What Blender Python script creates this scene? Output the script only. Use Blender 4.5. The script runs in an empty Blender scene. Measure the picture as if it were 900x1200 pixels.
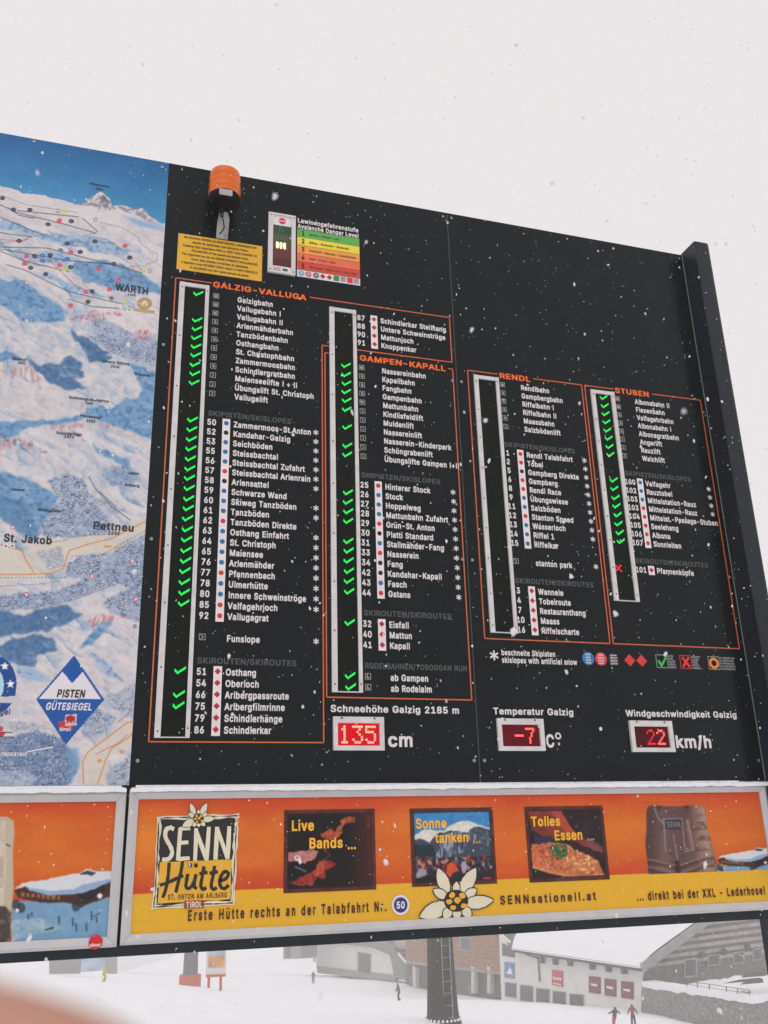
import bpy, bmesh, math, random
import numpy as np
from mathutils import Vector, Matrix
from mathutils.geometry import tessellate_polygon

random.seed(7); RNG = np.random.default_rng(7)
scene = bpy.context.scene
COL = scene.collection

# ------------------------------------------------------------------ camera
CAM = np.array([-0.1995, -4.7298, 1.65])
RC = np.array([[0.95542619, 0.02613829, -0.29407073],     # rows: image right, image down, view; columns: board right, board down, into board
               [0.07615788, 0.94054058, 0.33103383],
               [0.28523811, -0.3386742, 0.89662646]])
FPX = 1085.95                                             # focal length for a 900 x 1200 frame
Z0 = 5.5844                                               # height of the top edge of the board

def w_of(r): return np.array([r[0], r[2], -r[1]])
right, down, view = w_of(RC[0]), w_of(RC[1]), w_of(RC[2])
cam = bpy.data.cameras.new('camera'); camo = bpy.data.objects.new('camera', cam); COL.objects.link(camo)
cam.sensor_fit = 'VERTICAL'; cam.sensor_height = 36; cam.sensor_width = 27
cam.lens = 36 * FPX / 1200; cam.clip_start = 0.005; cam.clip_end = 3000
m = Matrix.Identity(4)
for i in range(3):
    m[i][0] = right[i]; m[i][1] = -down[i]; m[i][2] = -view[i]; m[i][3] = CAM[i]
camo.matrix_world = m
scene.camera = camo
cam.dof.use_dof = True; cam.dof.focus_distance = 5.3; cam.dof.aperture_fstop = 14.0

# ------------------------------------------------------------------ sky, sun, exposure
SUN_EL, SUN_AZ = math.radians(60), math.radians(205)      # azimuth clockwise from +Y
world = bpy.data.worlds.new('World'); scene.world = world; world.use_nodes = True
nt = world.node_tree; bg = nt.nodes['Background']
sky = nt.nodes.new('ShaderNodeTexSky'); sky.sky_type = 'NISHITA'; sky.sun_disc = False
sky.sun_elevation = SUN_EL; sky.sun_rotation = SUN_AZ; sky.dust_density = 3
mixw = nt.nodes.new('ShaderNodeMix'); mixw.data_type = 'RGBA'; mixw.inputs[0].default_value = 0.95
nt.links.new(sky.outputs[0], mixw.inputs[6])
mixw.inputs[7].default_value = (8.75, 8.33, 8.35, 1)      # closed snow cloud cover
nt.links.new(mixw.outputs[2], bg.inputs['Color']); bg.inputs['Strength'].default_value = 0.1
sun = bpy.data.lights.new('sun', 'SUN'); sun.energy = 0.5; sun.angle = math.radians(40); sun.color = (1, .96, .92)
so = bpy.data.objects.new('sun', sun); COL.objects.link(so)
sd = Vector((math.sin(SUN_AZ) * math.cos(SUN_EL), math.cos(SUN_AZ) * math.cos(SUN_EL), math.sin(SUN_EL)))
so.rotation_euler = sd.to_track_quat('Z', 'Y').to_euler()
vs = scene.view_settings
vs.view_transform = 'Standard'; vs.look = 'None'; vs.exposure = 0.0; vs.gamma = 1; vs.use_curve_mapping = False
scene.cycles.volume_bounces = 2
scene.cycles.max_bounces = 8

# ------------------------------------------------------------------ helpers
def ray(x, y):
    r = RC.T @ np.array([(x - 450) / FPX, (y - 600) / FPX, 1.0])
    return w_of(r)
def at(x, y, D):                                          # point on the sight line D metres ahead (along +Y) of the viewer
    r = ray(x, y); return CAM + r / r[1] * D
def B(x, y, w=0.0):                                       # sight line -> board coordinates (right, down) on the plane w metres proud of the board
    p = at(x, y, -CAM[1] - w); return p[0], Z0 - p[2]
def proj(U, V, w=0.0):                                    # board coordinates -> reference pixels
    P = [np.asarray(U) - CAM[0], np.asarray(V) - (Z0 - CAM[2]), 0 * np.asarray(U) - CAM[1] - w]
    c = [RC[i][0] * P[0] + RC[i][1] * P[1] + RC[i][2] * P[2] for i in range(3)]
    return 450 + FPX * c[0] / c[2], 600 + FPX * c[1] / c[2]
def F(u, v, w=0.0): return (u, -w, Z0 - v)

def lin1(c): return c / 12.92 if c <= .04045 else ((c + .055) / 1.055) ** 2.4
def S(r, g, b, k=1.0): return tuple(min(.92, lin1(c / 255) / k) for c in (r, g, b))
KP = 0.90                                                 # light reaching the board face
def A(r, g, b): return S(r, g, b, KP)

MATS = {}
def mat(name, col, rough=.55, spec=.4, var=.08, scale=6.0, bump=0.0, bscale=40.0, metal=0.0, emit=None, estr=0.0, coat=0.0):
    if name in MATS: return MATS[name]
    mt = bpy.data.materials.new(name); mt.use_nodes = True; n = mt.node_tree; b = n.nodes['Principled BSDF']
    b.inputs['Roughness'].default_value = rough; b.inputs['Specular IOR Level'].default_value = spec
    b.inputs['Metallic'].default_value = metal
    b.inputs['Coat Weight'].default_value = coat
    tc = n.nodes.new('ShaderNodeTexCoord')
    no = n.nodes.new('ShaderNodeTexNoise'); no.inputs['Scale'].default_value = scale; no.inputs['Detail'].default_value = 6
    n.links.new(tc.outputs['Object'], no.inputs['Vector'])
    mr = n.nodes.new('ShaderNodeMapRange'); mr.inputs[1].default_value = .3; mr.inputs[2].default_value = .7
    mr.inputs[3].default_value = 1 - var; mr.inputs[4].default_value = 1 + var
    n.links.new(no.outputs[0], mr.inputs[0])
    mx = n.nodes.new('ShaderNodeMix'); mx.data_type = 'RGBA'; mx.blend_type = 'MULTIPLY'; mx.inputs[0].default_value = 1
    mx.inputs[6].default_value = (*col, 1); n.links.new(mr.outputs[0], mx.inputs[7])
    n.links.new(mx.outputs[2], b.inputs['Base Color'])
    if bump:
        nb = n.nodes.new('ShaderNodeTexNoise'); nb.inputs['Scale'].default_value = bscale; nb.inputs['Detail'].default_value = 5
        n.links.new(tc.outputs['Object'], nb.inputs['Vector'])
        bu = n.nodes.new('ShaderNodeBump'); bu.inputs['Strength'].default_value = bump; bu.inputs['Distance'].default_value = .02
        n.links.new(nb.outputs[0], bu.inputs['Height']); n.links.new(bu.outputs[0], b.inputs['Normal'])
    if emit:
        b.inputs['Emission Color'].default_value = (*emit, 1); b.inputs['Emission Strength'].default_value = estr
    MATS[name] = mt; return mt

class MB:
    def __init__(s): s.v = []; s.f = []; s.m = []; s.mats = []; s.sm = []
    def mi(s, m):
        if m not in s.mats: s.mats.append(m)
        return s.mats.index(m)
    def face(s, pts, m, smooth=False):
        k = len(s.v); s.v += [tuple(map(float, p)) for p in pts]; s.f.append(tuple(range(k, k + len(pts)))); s.m.append(s.mi(m)); s.sm.append(smooth)
    def poly(s, uv, w, m):                                # flat polygon on the board (may be concave)
        s.pts3([F(u, v, w) for u, v in uv], m)
    def pts3(s, pts, m):
        if len(pts) <= 4: s.face(pts, m); return
        k = len(s.v); s.v += [tuple(map(float, p)) for p in pts]
        for t in tessellate_polygon([[Vector(p) for p in pts]]):
            s.f.append(tuple(k + i for i in t)); s.m.append(s.mi(m)); s.sm.append(False)
    def rect(s, u0, v0, u1, v1, w, m): s.face([F(u0, v1, w), F(u1, v1, w), F(u1, v0, w), F(u0, v0, w)], m)
    def line(s, a, b, th, w, m):
        du, dv = b[0] - a[0], b[1] - a[1]; L = math.hypot(du, dv); nu, nv = -dv / L * th / 2, du / L * th / 2
        s.face([F(a[0] + nu, a[1] + nv, w), F(b[0] + nu, b[1] + nv, w), F(b[0] - nu, b[1] - nv, w), F(a[0] - nu, a[1] - nv, w)], m)
    def disc(s, u, v, r, w, m, n=20, ry=None):
        s.face([F(u + r * math.cos(2 * math.pi * i / n), v + (ry or r) * math.sin(2 * math.pi * i / n), w) for i in range(n)], m)
    def hexa(s, p, m):                                    # 8 corners: bottom ring 0-3, top ring 4-7
        k = len(s.v); s.v += [tuple(map(float, q)) for q in p]
        for q in ((0, 3, 2, 1), (4, 5, 6, 7), (0, 1, 5, 4), (1, 2, 6, 5), (2, 3, 7, 6), (3, 0, 4, 7)):
            s.f.append(tuple(k + i for i in q)); s.m.append(s.mi(m)); s.sm.append(False)
    def bx(s, u0, v0, u1, v1, w0, w1, m):                 # block on the board from w0 to w1 proud of it
        s.hexa([F(u0, v1, w1), F(u1, v1, w1), F(u1, v1, w0), F(u0, v1, w0), F(u0, v0, w1), F(u1, v0, w1), F(u1, v0, w0), F(u0, v0, w0)], m)
    def box(s, x0, y0, z0, x1, y1, z1, m):
        s.hexa([(x0, y0, z0), (x1, y0, z0), (x1, y1, z0), (x0, y1, z0), (x0, y0, z1), (x1, y0, z1), (x1, y1, z1), (x0, y1, z1)], m)
    def prism(s, pts, vec, m):                            # polygon pushed along vec
        pts = [np.array(p, float) for p in pts]; q = [p + np.array(vec, float) for p in pts]
        s.pts3(pts, m); s.pts3(q, m); n = len(pts)
        for i in range(n): s.face([pts[i], pts[(i + 1) % n], q[(i + 1) % n], q[i]], m)
    def tube(s, a, b, r0, r1, m, n=12, caps=True, smooth=True):
        a = Vector(a); b = Vector(b); d = (b - a).normalized(); x = d.orthogonal().normalized(); y = d.cross(x); k = len(s.v)
        for p, r in ((a, r0), (b, r1)):
            for i in range(n):
                t = 2 * math.pi * i / n; s.v.append(tuple(p + (x * math.cos(t) + y * math.sin(t)) * r))
        for i in range(n):
            j = (i + 1) % n; s.f.append((k + i, k + j, k + n + j, k + n + i)); s.m.append(s.mi(m)); s.sm.append(smooth)
        if caps:
            for o in (0, n): s.f.append(tuple(k + o + i for i in range(n))); s.m.append(s.mi(m)); s.sm.append(False)
    def lathe(s, c, prof, m, n=28):                       # profile of (radius, z) turned round a vertical axis
        k = len(s.v)
        for r, z in prof:
            for i in range(n): t = 2 * math.pi * i / n; s.v.append((c[0] + r * math.cos(t), c[1] + r * math.sin(t), c[2] + z))
        for a in range(len(prof) - 1):
            for i in range(n):
                j = (i + 1) % n; s.f.append((k + a * n + i, k + a * n + j, k + (a + 1) * n + j, k + (a + 1) * n + i)); s.m.append(s.mi(m)); s.sm.append(True)
        for a in (0, len(prof) - 1): s.f.append(tuple(k + a * n + i for i in range(n))); s.m.append(s.mi(m)); s.sm.append(False)
    def build(s, name, parent=None, label=None, cat=None, group=None, kind=None):
        me = bpy.data.meshes.new(name); me.from_pydata(s.v, [], s.f)
        for m in s.mats: me.materials.append(m)
        me.polygons.foreach_set('material_index', s.m); me.polygons.foreach_set('use_smooth', s.sm); me.update()
        o = bpy.data.objects.new(name, me); COL.objects.link(o)
        if parent: o.parent = parent
        tag(o, label, cat, group, kind); return o
def tag(o, label=None, cat=None, group=None, kind=None):
    if label: o['label'] = label
    if cat: o['category'] = cat
    if group: o['group'] = group
    if kind: o['kind'] = kind
    return o
def thing(name, label, cat, group=None, loc=(0, 0, 0)):
    o = bpy.data.objects.new(name, None); COL.objects.link(o); o.empty_display_size = .1; o.location = loc
    return tag(o, label, cat, group)
def copy_part(o, parent, offset):
    c = o.copy(); COL.objects.link(c); c.parent = parent; c.location = offset; return c

# ------------------------------------------------------------------ lettering: outlines of a bold grotesque, capitals run from -7 to 107 units
FONT_DATA = {
    'A': (86, [[0, -5, -2, -2, -1, 7, 28, 102, 32, 105, 48, 105, 51, 102, 53, 95, 78, 14, 81, 3, 81, -3, 78, -5, 63, -5, 60, -2, 52, 22, 29, 22, 26, 20, 18, -4, 15, -5], [34, 45, 43, 45, 45, 46, 40, 64, 39, 64, 37, 58, 34, 47]]),
    'B': (82, [[7, -5, 5, -1, 5, 103, 7, 105, 10, 105, 40, 105, 54, 103, 65, 94, 70, 82, 70, 65, 64, 53, 69, 47, 73, 37, 74, 25, 71, 10, 63, 1, 53, -4, 41, -5], [26, 17, 43, 17, 49, 19, 53, 26, 51, 34, 47, 38, 41, 40, 26, 40], [26, 62, 40, 62, 45, 64, 48, 67, 50, 73, 47, 80, 41, 83, 26, 83]]),
    'C': (91, [[37, -6, 29, -4, 22, 0, 10, 13, 6, 21, 3, 33, 2, 60, 5, 76, 8, 83, 13, 91, 21, 99, 32, 105, 51, 106, 65, 101, 76, 90, 82, 76, 82, 66, 79, 64, 65, 64, 55, 80, 44, 84, 35, 81, 28, 73, 23, 57, 23, 43, 26, 31, 29, 25, 34, 20, 43, 16, 49, 17, 56, 21, 63, 34, 66, 36, 80, 36, 82, 33, 82, 25, 78, 13, 65, -1, 51, -6]]),
    'D': (90, [[7, -5, 5, -1, 5, 103, 7, 105, 10, 105, 38, 105, 53, 103, 61, 99, 67, 94, 74, 85, 79, 72, 81, 58, 81, 43, 77, 22, 70, 10, 63, 3, 55, -2, 37, -5], [26, 17, 39, 17, 48, 20, 56, 29, 60, 43, 60, 57, 56, 72, 51, 78, 39, 83, 28, 83, 26, 82]]),
    'E': (76, [[7, -5, 5, -1, 5, 103, 9, 105, 64, 105, 66, 103, 66, 97, 66, 87, 64, 84, 28, 83, 26, 82, 26, 62, 61, 61, 63, 58, 63, 45, 63, 42, 60, 40, 26, 39, 26, 20, 26, 17, 28, 17, 64, 16, 66, 13, 66, -3, 62, -5]]),
    'F': (75, [[7, -5, 5, -1, 5, 103, 9, 105, 63, 105, 65, 103, 65, 100, 65, 87, 63, 84, 28, 83, 26, 83, 26, 80, 26, 60, 60, 59, 62, 56, 62, 41, 59, 39, 26, 38, 25, -3, 22, -5]]),
    'G': (93, [[37, -6, 29, -4, 22, 0, 10, 13, 6, 21, 3, 33, 2, 60, 7, 81, 12, 90, 22, 100, 29, 104, 37, 106, 50, 106, 63, 102, 75, 91, 82, 77, 83, 66, 80, 64, 65, 64, 62, 67, 57, 77, 53, 81, 44, 84, 35, 81, 28, 73, 23, 57, 23, 43, 26, 31, 30, 24, 35, 19, 44, 16, 51, 17, 58, 23, 62, 33, 61, 34, 45, 35, 43, 36, 42, 43, 43, 54, 46, 55, 79, 55, 82, 54, 83, 52, 83, 27, 77, 11, 67, 0, 56, -5]]),
    'H': (92, [[7, -5, 5, -1, 5, 103, 8, 105, 20, 105, 23, 105, 25, 103, 26, 62, 57, 62, 59, 64, 60, 103, 63, 105, 78, 105, 80, 101, 80, -3, 77, -5, 65, -5, 62, -5, 60, -3, 59, 40, 28, 40, 26, 38, 25, -3, 22, -5]]),
    'I': (40, [[10, -5, 29, -5, 29, 105, 10, 105]]),
    'J': (72, [[24, -6, 15, -3, 10, 1, 5, 7, 1, 20, 1, 36, 4, 38, 19, 38, 21, 35, 22, 25, 25, 18, 30, 16, 36, 18, 39, 26, 40, 102, 43, 105, 58, 105, 60, 103, 60, 100, 60, 21, 59, 14, 54, 4, 46, -3, 36, -6]]),
    'K': (84, [[7, -5, 5, -1, 5, 103, 8, 105, 20, 105, 23, 105, 25, 103, 26, 70, 27, 67, 57, 104, 60, 105, 77, 105, 79, 102, 79, 97, 48, 56, 79, 3, 79, -3, 75, -5, 58, -4, 32, 37, 26, 29, 25, -3, 22, -5]]),
    'L': (72, [[7, -5, 5, -1, 5, 102, 8, 105, 22, 105, 24, 104, 25, 101, 26, 18, 28, 17, 62, 16, 64, 13, 64, -2, 63, -4, 60, -5]]),
    'M': (111, [[7, -5, 5, -3, 5, 0, 5, 100, 6, 104, 9, 105, 26, 105, 30, 103, 52, 39, 74, 103, 78, 105, 94, 105, 97, 104, 98, 100, 98, 0, 97, -4, 95, -5, 83, -5, 79, -3, 78, 44, 76, 41, 62, -1, 59, -5, 46, -5, 43, -3, 28, 39, 26, 42, 25, -3, 22, -5]]),
    'N': (93, [[7, -5, 5, -1, 5, 103, 8, 105, 22, 105, 27, 103, 59, 44, 60, 47, 61, 103, 64, 105, 79, 105, 81, 101, 81, -3, 77, -5, 62, -5, 60, -4, 30, 51, 26, 56, 25, -3, 22, -5]]),
    'O': (95, [[37, -6, 29, -4, 22, 0, 10, 13, 5, 24, 3, 33, 2, 59, 3, 68, 7, 82, 12, 90, 20, 98, 32, 105, 50, 106, 59, 104, 66, 100, 78, 87, 82, 79, 85, 67, 86, 40, 84, 27, 81, 19, 76, 10, 66, 0, 55, -5], [42, 16, 49, 17, 56, 21, 63, 33, 65, 43, 65, 58, 60, 73, 53, 81, 44, 84, 35, 81, 29, 75, 25, 66, 23, 56, 23, 43, 27, 29, 34, 20]]),
    'P': (80, [[7, -5, 5, -1, 5, 103, 7, 105, 10, 105, 39, 105, 53, 103, 59, 100, 65, 94, 70, 85, 72, 77, 72, 63, 70, 51, 66, 44, 59, 37, 53, 33, 46, 32, 26, 31, 25, -3, 22, -5], [26, 53, 37, 53, 43, 54, 49, 59, 51, 65, 51, 71, 49, 78, 46, 81, 39, 83, 26, 83]]),
    'Q': (95, [[63, -14, 56, -6, 38, -6, 25, -2, 12, 10, 5, 24, 2, 45, 2, 59, 5, 76, 13, 91, 22, 100, 32, 105, 50, 106, 63, 102, 76, 90, 84, 73, 86, 59, 85, 33, 82, 21, 74, 7, 82, -6, 82, -11, 79, -14], [39, 17, 42, 17, 36, 28, 36, 33, 37, 35, 53, 36, 61, 30, 63, 33, 65, 42, 65, 58, 62, 69, 56, 79, 45, 84, 35, 81, 30, 76, 26, 69, 23, 57, 23, 43, 26, 31, 30, 24]]),
    'R': (81, [[7, -5, 5, -1, 5, 103, 7, 105, 10, 105, 40, 105, 54, 103, 59, 100, 67, 92, 72, 78, 72, 61, 71, 55, 68, 48, 60, 38, 75, 4, 75, -3, 71, -5, 55, -4, 52, -1, 37, 33, 28, 33, 26, 31, 25, -3, 22, -5], [26, 56, 41, 56, 48, 59, 51, 65, 51, 72, 48, 80, 41, 83, 26, 83]]),
    'S': (81, [[27, -6, 18, -3, 7, 7, 4, 12, 2, 20, 2, 29, 5, 31, 20, 31, 27, 19, 37, 15, 47, 19, 51, 25, 51, 29, 49, 33, 44, 36, 17, 47, 8, 56, 4, 67, 4, 80, 7, 90, 17, 101, 25, 105, 31, 106, 44, 106, 50, 105, 58, 101, 65, 94, 70, 84, 71, 72, 68, 70, 53, 70, 46, 81, 41, 84, 37, 84, 33, 84, 28, 81, 25, 76, 25, 72, 29, 67, 55, 57, 64, 50, 71, 39, 72, 33, 72, 20, 70, 12, 67, 7, 56, -3, 46, -6]]),
    'T': (81, [[29, -5, 27, -1, 26, 82, 24, 83, 5, 84, 2, 85, 1, 88, 1, 103, 5, 105, 71, 105, 73, 101, 73, 87, 72, 85, 69, 84, 50, 83, 48, 82, 47, -3, 44, -5]]),
    'U': (92, [[33, -6, 20, 0, 12, 8, 7, 18, 5, 31, 5, 103, 7, 105, 13, 106, 22, 105, 25, 103, 26, 34, 28, 26, 32, 20, 37, 17, 44, 16, 50, 17, 54, 21, 57, 25, 59, 32, 60, 103, 63, 105, 78, 105, 80, 101, 80, 28, 77, 14, 70, 4, 59, -4, 51, -6]]),
    'V': (86, [[31, -5, 29, -3, 25, 9, -1, 93, -2, 103, 1, 105, 14, 105, 19, 102, 37, 43, 40, 36, 60, 102, 64, 105, 79, 105, 81, 102, 81, 96, 51, -2, 47, -5]]),
    'W': (120, [[23, -5, 20, 0, 0, 88, -2, 98, -1, 104, 1, 105, 14, 105, 18, 103, 31, 47, 32, 45, 46, 103, 50, 105, 66, 104, 68, 101, 81, 45, 84, 54, 95, 103, 99, 105, 114, 104, 115, 102, 115, 96, 93, 0, 91, -4, 88, -5, 74, -5, 70, -2, 57, 53, 54, 45, 43, -3, 40, -5]]),
    'X': (85, [[0, -5, -2, -2, -2, 3, 26, 51, 0, 97, 0, 103, 4, 105, 21, 104, 39, 75, 41, 76, 58, 104, 61, 105, 76, 105, 78, 102, 78, 96, 53, 52, 80, 4, 80, -3, 76, -5, 60, -4, 39, 28, 19, -4, 16, -5]]),
    'Y': (85, [[31, -5, 29, -1, 28, 39, -1, 95, -2, 103, 2, 105, 19, 104, 39, 68, 59, 104, 62, 105, 78, 105, 80, 102, 80, 97, 50, 39, 49, -3, 46, -5]]),
    'Z': (79, [[4, -5, 2, -2, 2, 12, 42, 82, 40, 83, 4, 84, 2, 87, 2, 103, 6, 105, 68, 105, 70, 102, 70, 87, 31, 18, 33, 17, 68, 16, 70, 13, 70, -3, 66, -5]]),
    'a': (71, [[18, -6, 10, -2, 5, 3, 2, 8, 1, 13, 1, 26, 2, 34, 5, 38, 12, 44, 21, 47, 37, 50, 40, 51, 40, 53, 37, 58, 31, 59, 26, 57, 19, 50, 11, 50, 3, 54, 3, 63, 9, 72, 20, 79, 34, 80, 44, 79, 55, 71, 58, 66, 60, 58, 60, -3, 56, -5, 44, -5, 40, -4, 34, -6], [26, 15, 31, 15, 36, 18, 39, 23, 40, 28, 33, 28, 23, 25, 21, 22, 21, 19]]),
    'b': (77, [[30, -6, 24, -4, 20, -5, 7, -5, 4, -2, 4, 101, 5, 104, 7, 105, 20, 105, 23, 103, 24, 79, 31, 80, 44, 80, 53, 77, 62, 68, 68, 53, 69, 28, 67, 17, 62, 6, 54, -2, 49, -5, 44, -6], [35, 15, 38, 15, 42, 17, 45, 21, 49, 37, 45, 53, 42, 57, 37, 59, 32, 58, 29, 55, 26, 49, 24, 39, 26, 24, 30, 18]]),
    'c': (72, [[26, -6, 16, -1, 8, 7, 4, 15, 1, 29, 2, 52, 8, 67, 17, 76, 27, 80, 41, 80, 50, 77, 58, 70, 64, 59, 64, 52, 58, 48, 48, 47, 46, 48, 40, 57, 35, 59, 30, 58, 26, 54, 22, 43, 23, 26, 28, 18, 34, 15, 41, 18, 47, 27, 60, 26, 64, 23, 64, 15, 60, 6, 52, -2, 42, -6]]),
    'd': (77, [[24, -6, 17, -3, 9, 5, 3, 17, 1, 28, 1, 45, 4, 60, 9, 69, 21, 79, 26, 80, 37, 80, 46, 79, 47, 103, 50, 105, 64, 105, 66, 101, 66, -3, 62, -5, 50, -5, 46, -4, 39, -6], [32, 15, 35, 15, 41, 19, 44, 25, 46, 35, 43, 52, 39, 57, 34, 59, 28, 57, 25, 53, 22, 44, 21, 37, 24, 24, 27, 19]]),
    'e': (74, [[26, -6, 16, -1, 9, 6, 5, 12, 1, 28, 2, 51, 8, 67, 18, 77, 27, 80, 41, 80, 52, 75, 62, 63, 66, 46, 66, 31, 62, 29, 24, 28, 22, 27, 23, 25, 27, 18, 33, 15, 40, 16, 47, 24, 51, 26, 63, 22, 65, 20, 65, 15, 61, 6, 53, -2, 43, -6], [24, 49, 42, 49, 44, 50, 39, 57, 34, 59, 27, 56, 23, 51]]),
    'f': (49, [[11, -5, 9, -1, 8, 58, 7, 59, -1, 60, -3, 62, -3, 76, -1, 79, 8, 80, 10, 96, 17, 105, 27, 109, 36, 109, 41, 108, 44, 105, 43, 92, 40, 88, 31, 87, 29, 81, 30, 80, 39, 79, 41, 78, 42, 64, 40, 60, 30, 59, 29, 58, 28, -2, 25, -5]]),
    'g': (77, [[25, -34, 11, -27, 4, -17, 4, -11, 7, -8, 13, -4, 20, -3, 9, 7, 3, 18, 1, 29, 1, 45, 4, 60, 10, 70, 21, 79, 37, 80, 46, 78, 51, 79, 64, 79, 66, 77, 66, 74, 66, -9, 64, -18, 58, -26, 50, -32, 42, -34], [30, -13, 37, -13, 42, -11, 46, -3, 32, -4, 20, -3, 24, -8], [31, 18, 36, 18, 41, 21, 44, 26, 46, 34, 46, 41, 44, 50, 40, 56, 35, 59, 27, 56, 22, 44, 23, 27, 27, 20]]),
    'h': (75, [[6, -5, 4, -1, 4, 102, 7, 105, 20, 105, 23, 102, 24, 79, 33, 80, 48, 79, 58, 71, 62, 64, 63, 58, 63, -2, 62, -4, 59, -5, 47, -5, 44, -3, 43, 49, 40, 56, 35, 59, 28, 56, 25, 50, 24, 44, 23, -3, 20, -5]]),
    'i': (35, [[6, -5, 4, -1, 4, 76, 7, 79, 20, 79, 22, 78, 23, 75, 23, -2, 20, -5], [24, 106, 18, 112, 9, 112, 3, 106, 3, 96, 9, 90, 18, 90, 24, 96]]),
    'j': (35, [[-4, -33, -6, -30, -6, -16, -4, -13, 2, -10, 3, -6, 4, 76, 7, 79, 20, 79, 22, 78, 23, 75, 23, -15, 20, -24, 14, -30, 4, -33], [24, 106, 18, 112, 9, 112, 3, 106, 3, 96, 9, 90, 18, 90, 24, 96]]),
    'k': (70, [[6, -5, 4, -1, 4, 102, 7, 105, 20, 105, 23, 102, 24, 57, 44, 79, 61, 79, 64, 77, 64, 71, 41, 42, 65, 5, 66, -2, 63, -5, 46, -5, 25, 24, 24, 22, 23, -3, 20, -5]]),
    'l': (35, [[8, -5, 26, -5, 26, 107, 8, 107]]),
    'm': (108, [[6, -5, 4, -3, 4, 0, 4, 75, 5, 78, 18, 79, 23, 78, 29, 80, 43, 80, 53, 74, 64, 80, 79, 80, 85, 78, 91, 72, 94, 68, 96, 60, 96, -1, 95, -4, 81, -5, 77, -3, 76, 52, 74, 57, 69, 59, 64, 57, 61, 50, 60, -3, 56, -5, 44, -5, 42, -4, 41, -1, 40, 50, 38, 56, 33, 59, 27, 55, 24, 46, 23, -3, 20, -5]]),
    'n': (75, [[6, -5, 4, -1, 4, 77, 7, 79, 20, 79, 24, 78, 33, 80, 44, 80, 52, 77, 59, 70, 63, 59, 63, -3, 61, -5, 55, -6, 47, -5, 44, -3, 43, 49, 40, 56, 35, 59, 28, 56, 25, 50, 24, 44, 23, -3, 20, -5]]),
    'o': (76, [[26, -6, 16, -1, 8, 7, 4, 15, 1, 29, 2, 52, 8, 67, 17, 76, 27, 80, 41, 80, 47, 79, 54, 74, 63, 63, 67, 49, 67, 24, 63, 11, 59, 5, 53, -1, 42, -6], [32, 15, 36, 15, 41, 18, 44, 22, 47, 33, 47, 41, 45, 50, 41, 56, 35, 59, 31, 59, 27, 55, 22, 43, 23, 26, 27, 19]]),
    'p': (77, [[6, -33, 4, -29, 4, 77, 8, 79, 20, 79, 24, 78, 32, 80, 45, 80, 49, 79, 54, 76, 62, 68, 68, 54, 69, 29, 66, 14, 61, 5, 54, -2, 49, -5, 45, -6, 32, -6, 24, -5, 23, -31, 20, -33], [35, 15, 38, 15, 42, 17, 45, 21, 49, 37, 45, 53, 42, 57, 37, 59, 32, 58, 29, 55, 26, 49, 24, 39, 26, 24, 30, 18]]),
    'q': (77, [[49, -33, 47, -30, 46, -5, 39, -6, 26, -6, 17, -3, 8, 6, 2, 22, 1, 45, 4, 60, 8, 68, 15, 75, 21, 79, 26, 80, 39, 80, 46, 78, 50, 79, 63, 79, 66, 76, 66, -30, 63, -33], [32, 15, 35, 15, 41, 19, 44, 25, 46, 35, 43, 52, 39, 57, 34, 59, 28, 57, 25, 53, 22, 44, 21, 37, 24, 24, 27, 19]]),
    'r': (50, [[6, -5, 4, -1, 4, 77, 8, 79, 23, 78, 29, 80, 43, 80, 45, 77, 45, 61, 42, 59, 33, 58, 30, 57, 26, 53, 24, 46, 23, -3, 20, -5]]),
    's': (67, [[21, -6, 12, -2, 5, 5, 1, 15, 1, 21, 5, 24, 17, 25, 20, 23, 24, 17, 30, 15, 37, 17, 38, 21, 33, 25, 14, 32, 8, 37, 3, 47, 3, 59, 8, 71, 15, 77, 24, 80, 38, 80, 45, 78, 54, 70, 58, 61, 58, 54, 56, 52, 49, 50, 43, 50, 40, 52, 35, 58, 31, 60, 25, 57, 24, 53, 28, 50, 46, 44, 55, 37, 59, 28, 59, 14, 54, 3, 47, -3, 38, -6]]),
    't': (45, [[19, -5, 12, 0, 7, 7, 6, 13, 5, 58, -1, 60, -3, 63, -3, 77, -1, 79, 5, 80, 6, 94, 9, 97, 24, 96, 25, 94, 26, 80, 36, 79, 38, 76, 38, 62, 36, 60, 27, 59, 26, 58, 26, 22, 27, 16, 35, 15, 38, 13, 40, -1, 36, -5]]),
    'u': (75, [[27, -6, 19, -4, 14, -1, 9, 4, 5, 13, 4, 21, 4, 77, 6, 79, 12, 80, 20, 79, 23, 77, 24, 29, 27, 19, 33, 16, 40, 19, 43, 27, 44, 77, 47, 79, 61, 79, 63, 75, 63, -3, 60, -5, 48, -5, 44, -3, 38, -5]]),
    'v': (71, [[24, -5, 21, 0, 0, 65, -1, 77, 3, 79, 16, 79, 18, 78, 32, 37, 46, 77, 49, 79, 64, 79, 66, 76, 66, 71, 43, -2, 39, -5]]),
    'w': (101, [[20, -5, 17, 0, -1, 71, 0, 78, 7, 80, 16, 79, 18, 78, 28, 44, 38, 78, 41, 79, 55, 79, 58, 74, 65, 45, 66, 44, 75, 77, 79, 79, 93, 78, 94, 76, 94, 69, 75, -3, 71, -5, 59, -5, 57, -4, 47, 31, 46, 30, 37, -3, 34, -5]]),
    'x': (70, [[1, -5, -1, -2, -1, 3, 18, 38, 1, 70, 1, 77, 4, 79, 19, 79, 22, 76, 31, 61, 34, 64, 39, 73, 44, 79, 60, 79, 62, 76, 62, 70, 44, 38, 64, 3, 64, -3, 61, -5, 45, -5, 31, 15, 18, -5]]),
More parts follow.
